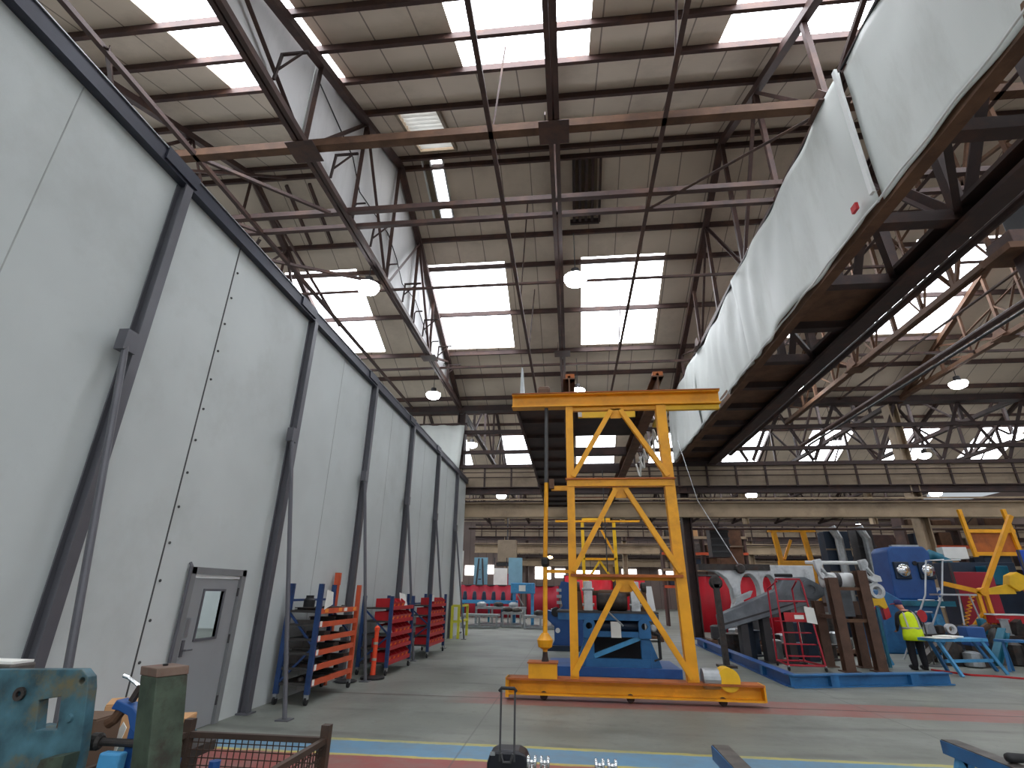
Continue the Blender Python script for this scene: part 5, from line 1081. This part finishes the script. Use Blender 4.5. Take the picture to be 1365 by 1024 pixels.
t = T('blue_bin', 'blue plastic bin at the left of the steel heap', 'bin', (11.6, 18.2, 0)); MB().box2((11.4, 17.9, 0.55), (11.9, 18.3, 1.05)).build('tub', M['blue2'], t, bevel=0.03); MB().box2((11.45, 17.95, 0), (11.85, 18.25, 0.55)).build('stand', M['scrapd'], t)
# blue trestle table with papers
t = T('trestle_table', 'blue steel trestle table with white drawings right of the person', 'table', (10.4, 16.3, 0))
c0, c1, c2, c3 = Vector((9.62, 15.72, 0)), Vector((11.2, 16.5, 0)), Vector((9.95, 16.8, 0)), Vector((11.4, 17.15, 0))
MB().prism([(9.35, 16.0, 0.76), (11.0, 16.55, 0.76), (10.9, 17.05, 0.76), (9.25, 16.55, 0.76)], (0, 0, 0.07)).build('top', M['ltblue'], t)
for p, q in ((c0, (9.5, 16.15, 0.78)), (c1, (10.85, 16.6, 0.78))): MB().bar(p, q, 0.07).build('leg', M['ltblue'], t)
for p, q in ((c2, (9.5, 16.5, 0.78)), (c3, (10.85, 16.95, 0.78))): MB().bar(p, q, 0.07).build('leg', M['blue'], t)
MB().bar((9.6, 16.2, 0.3), (11.05, 16.7, 0.3), 0.07).build('stretcher', M['ltblue'], t)
for k, (x, y, r) in enumerate(((9.6, 16.25, 0.3), (10.0, 16.5, 0.6))):
    o = MB().box((x, y, 0.845+0.02*k), (0.62, 0.45, 0.02+0.02*k), r).build('drawing_sheet', M['paper'], loc=(x, y, 0.84)); tag(o, ('large white drawing at the left end of the blue trestle table', 'rolled white drawing in the middle of the blue trestle table')[k], 'paper')
t = T('trestle_table', 'dark blue trestle at the right edge behind the trestle table', 'table', (12.3, 17.2, 0)); MB().box2((11.7, 17.0, 0.72), (13.2, 17.4, 0.78)).build('top', M['blue'], t)
for x in (11.8, 13.0): MB().bar((x-0.15, 17.05, 0), (x, 17.2, 0.72), 0.06).build('leg', M['blue'], t); MB().bar((x+0.15, 17.35, 0), (x, 17.2, 0.72), 0.06).build('leg', M['blue'], t)
o = MB().tube([(9.6, 16.9, 0.02), (10.0, 16.0, 0.02), (10.5, 15.9, 0.02), (10.9, 15.6, 0.02), (11.6, 16.0, 0.02)], 0.025, 6).build('air_hose', M['red']); tag(o, 'red air hose lying on the floor by the trestle table', 'hose')
b = MB()
random.seed(2)
for k in range(26): b.tube([(11.0+0.9*random.random(), 14.9+0.5*random.random(), 0.03+0.03*random.random()), (11.1+0.9*random.random(), 14.9+0.5*random.random(), 0.05)], 0.02, 6)
o = b.build('chain_heap', M['galv']); tag(o, 'tangled heap of steel chain on the floor at right', 'chain', kind='stuff')

# ------------------------------------------------------------------ the person
def skin(name, verts, edges, radii, m, parent=None, root=0, sub=2):
    me = bpy.data.meshes.new(name); off = Vector(parent.get('_o')) if parent is not None else Vector()
    me.from_pydata([Vector(v)-off for v in verts], edges, []); o = bpy.data.objects.new(name, me); COL.objects.link(o)
    o.modifiers.new('skin', 'SKIN'); o.modifiers.new('sub', 'SUBSURF').levels = sub; o.modifiers['sub'].render_levels = sub
    for i, r in enumerate(radii):
        sv = me.skin_vertices[0].data[i]; sv.radius = r if isinstance(r, tuple) else (r, r); sv.use_root = (i == root)
    bpy.context.view_layer.update()
    dg = bpy.context.evaluated_depsgraph_get(); m2 = bpy.data.meshes.new_from_object(o.evaluated_get(dg)); o.modifiers.clear(); o.data = m2
    for k in (m if isinstance(m, list) else [m]): m2.materials.append(k)
    for p in m2.polygons: p.use_smooth = True
    if parent is not None: o.parent = parent; OFF.append(o); o['_o'] = tuple(off)
    return o
px_, py_ = 9.42, 17.0
pr = T('person', 'person in fluorescent yellow vest, black clothes and navy cap, seen from behind, head bowed', 'person', (px_, py_, 0))
P = lambda x, y, z: (px_+x, py_+y, z)
V, E_, Rr = [], [], []
def add(p, r, frm=None):
    V.append(p); Rr.append(r); i = len(V)-1
    if frm is not None: E_.append((frm, i))
    return i
pel = add(P(0, 0, 0.92), (0.17, 0.12)); wai = add(P(0, 0.02, 1.08), (0.155, 0.11), pel); che = add(P(-0.01, 0.07, 1.28), (0.18, 0.12), wai); upc = add(P(-0.02, 0.1, 1.40), (0.15, 0.10), che)
nek = add(P(-0.03, 0.14, 1.49), 0.055, upc); hd0 = add(P(-0.05, 0.19, 1.55), (0.075, 0.085), nek); hd1 = add(P(-0.07, 0.23, 1.63), (0.08, 0.095), hd0); add(P(-0.08, 0.25, 1.70), (0.05, 0.06), hd1)
for s in (-1, 1):
    hip = add(P(0.11*s, 0, 0.84), 0.13, pel); kn = add(P(0.12*s-0.01, 0.03, 0.48), 0.1, hip); an = add(P(0.13*s-0.02, -0.02, 0.12), 0.085, kn)
    hl = add(P(0.13*s-0.02, -0.02, 0.06), 0.055, an); add(P(0.15*s-0.02, 0.16, 0.05), 0.04, hl)
    sh = add(P(0.23*s-0.01, 0.09, 1.37), 0.078, upc); el = add(P(0.31*s-0.01, 0.06, 1.1), 0.06, sh); wr = add(P(0.25*s, 0.25, 0.96), 0.033, el); pm = add(P(0.23*s, 0.33, 0.94), (0.036, 0.02), wr)
    for f in range(4):
        k1 = add(P(0.23*s+0.018*(f-1.5), 0.385+0.004*(1.5-abs(f-1.5)), 0.925), 0.009, pm); k2 = add(P(0.23*s+0.018*(f-1.5), 0.415, 0.905-0.004*f), 0.008, k1)
    th = add(P(0.23*s-0.045*s, 0.35, 0.945), 0.01, pm); add(P(0.23*s-0.06*s, 0.38, 0.935), 0.009, th)
body = skin('body', V, E_, Rr, [M['cloth'], M['skin']], pr, 0, 2)
for p in body.data.polygons:
    c_ = p.center
    if c_.z > 1.475 or (c_.y > 0.275 and 0.85 < c_.z < 1.05 and abs(c_.x) > 0.1): p.material_index = 1
# face: nose, ears, eyes on the bowed head turned to the left
b = MB(); b.lathe([(0.004, 0), (0.016, 0.01), (0.012, 0.045), (0.004, 0.055)], P(-0.12, 0.315, 1.6), 'Z', 8); b.build('nose', M['skin'], pr, smooth=True)
for s in (-1, 1):
    MB().lathe([(0.006, -0.012), (0.026, -0.006), (0.028, 0.004), (0.01, 0.012)], P(-0.07+0.085*s, 0.22, 1.61), 'X', 10).build('ear', M['skin'], pr, smooth=True)
    MB().lathe([(0.003, -0.008), (0.012, 0), (0.003, 0.008)], P(-0.1+0.032*s, 0.318, 1.635), 'Y', 8).build('eye', M['black'], pr)
MB().box(P(-0.1, 0.315, 1.565), (0.045, 0.008, 0.008)).build('mouth', M['capred'], pr)
b = MB(); b.lathe([(0.095, 1.63), (0.105, 1.66), (0.098, 1.71), (0.07, 1.75), (0.02, 1.765)], P(-0.075, 0.225, 0), 'Z', 20); cp_ = b.build('cap', M['cap'], pr, smooth=True)
MB().prism([P(-0.2, 0.2, 1.645), P(-0.26, 0.27, 1.63), P(-0.24, 0.36, 1.62), P(-0.13, 0.37, 1.63), P(-0.02, 0.3, 1.65)], (0, 0, 0.014)).build('peak', M['capred'], cp_)
b = MB(); rings = []
for (z, cx, cy, rx, ry) in ((0.72, 0.0, -0.01, 0.27, 0.2), (0.85, 0.0, 0.0, 0.265, 0.195), (0.97, 0, 0.0, 0.25, 0.18), (1.08, 0, 0.02, 0.245, 0.165), (1.2, -0.005, 0.05, 0.255, 0.168), (1.32, -0.01, 0.08, 0.26, 0.165), (1.4, -0.015, 0.095, 0.225, 0.145), (1.45, -0.02, 0.11, 0.15, 0.11), (1.475, -0.025, 0.125, 0.09, 0.085)):
    rings.append([b.bm.verts.new(P(cx+rx*math.cos(2*PI*k/24), cy+ry*math.sin(2*PI*k/24)+0.006*math.sin(5*k+z*20), z)) for k in range(24)])
for a, c_ in zip(rings, rings[1:]):
    for k in range(24): b.bm.faces.new((a[k], a[(k+1) % 24], c_[(k+1) % 24], c_[k]))
b.bm.faces.new(rings[0][::-1]); vest = b.build('vest', M['vest'], pr, smooth=True)
b = MB(); b.lathe([(0.25, 0), (0.253, 0.0), (0.253, 0.055), (0.25, 0.055)], (0, 0, 0), 'Z', 24); bm_ = b.bm
for v in bm_.verts: v.co = Vector(P(v.co.x*1.0, v.co.y*0.7+0.012, 1.0+v.co.z))
b.build('reflective_band', M['tape'], vest, smooth=True)
for s in (-1, 1):
    pts = [P(0.15*s, -0.132, 1.05), P(0.155*s, -0.1, 1.22), P(0.15*s, -0.062, 1.34), P(0.13*s, -0.02, 1.41), P(0.1*s, 0.06, 1.462)]
    b = MB()
    for a, c_ in zip(pts, pts[1:]): b.bar(a, c_, 0.045, 0.012, up=(0, -1, 0.3))
    b.build('reflective_strap', M['tape'], vest)
for s in (-1, 1): MB().lathe([(0.03, 0), (0.06, 0.0), (0.065, 0.05), (0.05, 0.09), (0.045, 0.11)], P(0.13*s-0.02, 0.0, 0), 'Z', 12).build('boot', M['black'], pr, smooth=True)
for s in (-1, 1): MB().lathe([(0.02, 0), (0.055, 0.01), (0.06, 0.12), (0.04, 0.2), (0.01, 0.22)], P(0.14*s-0.02, 0.02, 0.06), 'Y', 12).build('boot_toe', M['black'], pr, smooth=True)

# ------------------------------------------------------------------ foreground left: bench, plate, post, clamp, cartons
t = T('workbench', 'steel workbench under the weathered plate at lower left', 'bench', (-2.6, 2.6, 0))
MB().prism([(-3.5, 2.06, 0.9), (-1.72, 2.06, 0.9), (-1.72, 2.33, 0.9), (-2.44, 2.33, 0.9), (-2.44, 3.7, 0.9), (-3.5, 3.7, 0.9)], (0, 0, 0.05)).build('top', M['bluegreen'], t)
for x, y in ((-3.42, 2.14), (-1.79, 2.14), (-3.42, 3.62), (-2.52, 3.62)): MB().box2((x-0.04, y-0.04, 0), (x+0.04, y+0.04, 0.9)).build('leg', M['blue'], t)
t = T('weathered_plate', 'weathered blue-green steel plate with a square hole on the bench', 'plate', (-2.2, 2.1, 0.95))
out = [(-3.1, 0.95), (-1.83, 0.95), (-1.845, 1.22), (-1.885, 1.43), (-1.9, 1.47), (-1.935, 1.495), (-2.3, 1.485), (-3.1, 1.46)]
b = MB(); b.plate(out, [[(-2.055, 1.285), (-1.965, 1.29), (-1.99, 1.4), (-2.08, 1.385)], circle(-2.165, 1.405, 0.012, 12), circle(-1.92, 1.455, 0.013, 12)], 0.045, lambda u, v, q: (u, 2.12+q, v)); pl = b.build('plate', M['bluegreen'], t, bevel=0.003)
b = MB(); b.plate(circle(-2.165, 1.405, 0.024, 14), [circle(-2.165, 1.405, 0.011, 14)], 0.01, lambda u, v, q: (u, 2.108+q, v)); b.build('bolt_ring', M['scrapd'], pl)
MB().lathe([(0.012, 0), (0.016, 0.008)], (-1.925, 2.112, 1.33), 'Y', 12).build('stud', M['bluegreen'], pl)
MB().prism([(-1.99, 2.05, 0.96), (-1.84, 2.05, 0.96), (-1.84, 2.05, 1.23), (-1.93, 2.05, 1.215)], (0, 0.065, 0)).build('lower_bracket', M['greenpost'], t)
t = T('steel_block', 'flat grey slab lying high behind the weathered plate', 'block', (-2.9, 2.6, 0.95)); MB().box2((-3.3, 2.36, 0.951), (-2.5, 2.48, 1.47)).build('slab', M['scrap'], t, bevel=0.01); MB().box2((-3.28, 2.37, 1.47), (-2.51, 2.47, 1.48)).build('sheet', M['paper'], t)
t = T('square_post', 'weathered green square steel post with rusty capped top', 'post', (-1.56, 2.1, 0))
sq = [(0.082*math.cos(math.radians(a)), 0.082*math.sin(math.radians(a))) for a in (20, 110, 200, 290)]
MB().prism([(-1.315+u, 2.1+v, 0.012) for u, v in sq], (-0.248, 0, 1.478)).build('shaft', M['greenpost'], t, bevel=0.004)
MB().prism([(-1.563+u*1.03, 2.1+v*1.03, 1.49) for u, v in sq], (-0.005, 0, 0.03)).build('cap', M['rim'], t, bevel=0.003)
MB().box2((-1.42, 2.0, 0), (-1.2, 2.2, 0.015)).build('foot_plate', M['scrapd'], t)
MB().lathe([(0.008, 1.515), (0.01, 1.526)], (-1.568, 2.1, 0), 'Z', 10).build('cap_hole', M['black'], t)
t = T('pipe_clamp', 'blue screw clamp with a steel tommy bar beside the green post', 'clamp', (-1.78, 2.25, 0.95))
cy = 2.25
MB().tube([(-1.855, cy, 1.458), (-1.83, cy, 1.452), (-1.79, cy, 1.432), (-1.72, cy, 1.39)], 0.007, 8).build('tommy_bar', M['chrome'], t)
MB().bar((-1.765, cy, 1.425), (-1.79, cy, 1.37), 0.02).build('screw', M['scrapd'], t)
MB().prism([(-1.85, cy-0.03, 1.345), (-1.835, cy-0.03, 1.378), (-1.755, cy-0.03, 1.355), (-1.7, cy-0.03, 1.31), (-1.7, cy-0.03, 1.25), (-1.745, cy-0.03, 1.28), (-1.77, cy-0.03, 1.325), (-1.815, cy-0.03, 1.34)], (0, 0.06, 0)).build('yoke', M['blue2'], t, bevel=0.004)
MB().tube([(-1.82, cy, 1.345), (-1.845, cy, 1.305), (-1.87, cy, 1.29)], 0.02, 10).build('jaw', M['rust'], t)
MB().bar((-1.735, cy, 1.29), (-1.74, cy, 0.95), 0.04).build('stem', M['blue2'], t)
t = T('screw_jack', 'blue block with a dark threaded screw on the bench', 'jack', (-1.8, 2.2, 0.95))
MB().box2((-1.8, 2.16, 0.95), (-1.71, 2.2, 1.215)).build('block', M['ltblue'], t, bevel=0.008)
MB().lathe([(0.014, -0.15), (0.014, 0.1)], (-1.76, 2.22, 1.235), 'X', 12).build('screw', M['scrapd'], t); MB().lathe([(0.02, 0), (0.03, 0.01), (0.03, 0.04), (0.02, 0.05)], (-1.9, 2.22, 1.235), 'X', 14).build('knob', M['scrapd'], t)
def carton(name, c, d, r, m, label):
    t = T(name, label, 'box', (c[0], c[1], c[2]-d[2]/2)); R2 = Matrix.Rotation(r, 4, 'Z'); MB().box(c, d, R2).build('box', M[m], t, bevel=0.004)
    MB().box((c[0], c[1], c[2]+d[2]/2+0.003), (d[0]*0.98, d[1]*0.98, 0.006), R2).build('lid_flaps', M[m], t)
carton('cardboard_box', (-2.66, 3.35, 1.055), (0.24, 0.22, 0.21), 0.6, 'card', 'tan cardboard box behind the blue screw clamp')
carton('brown_carton', (-2.555, 2.95, 1.055), (0.2, 0.2, 0.21), 0.1, 'cardd', 'dark brown carton right of the weathered plate')
t = T('paper_scrap', 'white paper scrap tucked against the cardboard box', 'paper', (-2.5, 3.1, 0.95)); MB().prism([(-2.56, 3.1, 0.952), (-2.46, 3.06, 0.952), (-2.46, 3.1, 1.08), (-2.51, 3.13, 1.1)], (0, 0.004, 0)).build('sheet', M['paper'], t)
carton('cardboard_box', (-2.82, 3.98, 0.87), (0.24, 0.22, 0.17), 0.3, 'card', 'small cardboard box right of the green post')
t = T('box_stand', 'low steel stand under the small cardboard box', 'stand', (-2.8, 3.95, 0)); MB().box2((-3.0, 3.78, 0.72), (-2.6, 4.2, 0.782)).build('top', M['scrapd'], t)
for x in (-2.95, -2.65): MB().box2((x-0.03, 3.95, 0), (x+0.03, 4.05, 0.72)).build('leg', M['scrapd'], t)

# mesh stillage
t = T('mesh_stillage', 'brown wire mesh stillage standing open in the foreground', 'stillage', (-1.7, 2.8, 0))
sx0, sx1, sy0, sy1, sz = -2.36, -1.48, 2.4, 3.5, 0.97
for x, y, e in ((sx0, sy1, 0.08), (sx1, sy1, 0.08), (sx0, sy0, 0.0), (sx1, sy0, 0.03)):
    MB().box2((x-0.025, y-0.025, 0), (x+0.025, y+0.025, sz+e)).build('corner_post', M['stillage'], t)
for p, q in (((sx0, sy1), (sx1, sy1)), ((sx0, sy0), (sx0, sy1)), ((sx1, sy0), (sx1, sy1)), ((sx0, sy0), (sx1, sy0))):
    for z, s in ((sz, 0.03), (0.12, 0.04)): MB().bar((*p, z), (*q, z), s).build('rail', M['stillage'], t)
    if p != (sx0, sy0) or q[1] != sy0:
        MB().bar((*p, sz-0.2), (*q, sz-0.2), 0.014).build('mid_rail', M['stillage'], t)
    b = MB(); n = 22 if p[1] == q[1] else 32
    for k in range(1, n): u = k/n; x, y = p[0]+(q[0]-p[0])*u, p[1]+(q[1]-p[1])*u; b.bar((x, y, 0.12), (x, y, sz), 0.005)
    for k in range(1, 22): z = 0.12+(sz-0.12)*k/22; b.bar((*p, z), (*q, z), 0.005)
    o = b.build('wire_mesh', M['stillage'], t)
MB().box2((sx0, sy0, 0.08), (sx1, sy1, 0.11)).build('floor_plate', M['stillage'], t)
for k in range(6):
    x = -2.26+0.075*k; o = MB().lathe([(0.02, 0.12), (0.02, 0.86), (0.028, 0.87), (0.028, 0.9+0.03*(k % 3))], (x, 2.95+0.06*(k % 3), 0), 'Z', 10).build('blue_rod', M['blue2'], loc=(x, 2.95, 0.12)); tag(o, 'blue steel rod standing in the mesh stillage, %s from the left' % ORD[k], 'rod', 'blue rods in the stillage')
t = T('green_post_stub', 'short green post stub beside the mesh stillage', 'post', (-1.2, 3.0, 0)); MB().box2((-1.25, 2.95, 0), (-1.19, 3.01, 0.93)).build('stub', M['greenpost'], t); MB().box2((-1.255, 2.945, 0.93), (-1.185, 3.015, 0.95)).build('cap', M['rim'], t)
# suitcase
t = T('trolley_suitcase', 'black cabin suitcase with its trolley handle fully raised', 'suitcase', (-0.56, 5.2, 0))
b = MB(); prof = [(-0.17, 0.06), (0.17, 0.06), (0.175, 0.48), (0.15, 0.55), (0.09, 0.575), (-0.09, 0.575), (-0.15, 0.55), (-0.175, 0.48)]
b.plate([(x-0.565, z) for x, z in prof], [], 0.22, lambda u, v, q: (u, 5.1+q, v)); b.build('shell', M['case'], t, bevel=0.02)
for x in (-0.63, -0.51): MB().bar((x, 5.1, 0.5), (x+0.003, 5.1, 1.02), 0.016, 0.012).build('handle_tube', M['duct'], t)
MB().tube([(-0.645, 5.1, 1.005), (-0.625, 5.1, 1.03), (-0.515, 5.1, 1.03), (-0.495, 5.1, 1.005)], 0.014, 8).build('handle_grip', M['black'], t)
MB().tube([(-0.62, 5.085, 0.56), (-0.6, 5.085, 0.5), (-0.54, 5.085, 0.5), (-0.52, 5.085, 0.56)], 0.012, 8).build('carry_handle', M['duct'], t)
MB().box2((-0.71, 5.088, 0.54), (-0.67, 5.1, 0.565)).build('badge', M['aluminium'], t)
for x in (-0.7, -0.43): MB().lathe([(0.02, -0.015), (0.03, 0), (0.02, 0.015)], (x, 5.22, 0.03), 'X', 14).build('wheel', M['black'], t)
MB().box2((-0.72, 5.12, 0.03), (-0.41, 5.3, 0.07)).build('wheel_base', M['black'], t)
# chrome pins on a low bench
t = T('low_bench', 'low steel bench in front of the suitcase', 'bench', (0.05, 3.85, 0)); MB().box2((-0.4, 3.65, 0.62), (0.4, 3.95, 0.66)).build('top', M['scrap'], t)
for x in (-0.37, 0.37):
    for y in (3.68, 3.92): MB().box2((x-0.025, y-0.025, 0), (x+0.025, y+0.025, 0.62)).build('leg', M['scrap'], t)
for k, (x, l) in enumerate(((-0.27, 'beside the suitcase, left of a pair'), (-0.19, 'beside the suitcase, right of a pair'), (0.14, 'farther right, left of a pair'), (0.215, 'farther right, right of a pair'))):
    b = MB(); b.lathe([(0.02, 0.66), (0.02, 0.67), (0.009, 0.68), (0.009, 0.84)], (x, 3.78, 0), 'Z', 14).lathe([(0.012, -0.03), (0.034, -0.028), (0.036, -0.022), (0.034, -0.014), (0.012, -0.012), (0.012, 0.012), (0.034, 0.014), (0.036, 0.02), (0.034, 0.028), (0.012, 0.03)], (x, 3.78, 0.84), 'X', 24)
    o = b.build('chrome_spool', M['chrome'], loc=(x, 3.78, 0.66), smooth=True); tag(o, 'polished double-disc spool on a pin '+l, 'spool', 'polished spools')
# two blue trestles bottom right
def trestle(x0, y0, y1, zt, label):
    t = T('sawhorse', label, 'sawhorse', (x0, (y0+y1)/2, 0), 'blue sawhorses')
    MB().bar((x0, y0, zt-0.045), (x0-0.02, y1, zt-0.045), 0.1, 0.085).build('top_beam', M['blue'], t); MB().box2((x0-0.06, y0, zt-0.002), (x0+0.05, y1, zt+0.004)).build('top_plate', M['scrap'], t)
    for y in (y0+0.12, y1-0.1):
        for s in (-1, 1): MB().bar((x0, y, zt-0.08), (x0+0.3*s, y, 0), 0.055).build('leg', M['ltblue' if s < 0 else 'blue'], t)
        MB().bar((x0-0.2, y, 0.3), (x0+0.2, y, 0.3), 0.04).build('tie', M['blue'], t)
    return t
trestle(1.04, 2.9, 4.55, 0.8, 'blue steel sawhorse at the bottom centre right')
trestle(2.84, 3.3, 5.0, 0.8, 'blue steel sawhorse in the bottom right corner')
t = T('hand_grinder', 'black and orange hand tool lying on the right blue sawhorse', 'tool', (2.9, 4.4, 0.8)); MB().lathe([(0.022, -0.08), (0.03, -0.06), (0.026, 0.06), (0.032, 0.1)], (2.9, 4.4, 0.834), 'X', 12).build('body', M['black'], t, smooth=True); MB().lathe([(0.033, 0.1), (0.033, 0.14), (0.02, 0.16)], (2.9, 4.4, 0.834), 'X', 12).build('gear_head', M['orange'], t)

# ------------------------------------------------------------------ finish: local offsets of parented objects
for o in list(bpy.data.objects):
    if '_o' in o.keys(): del o['_o']
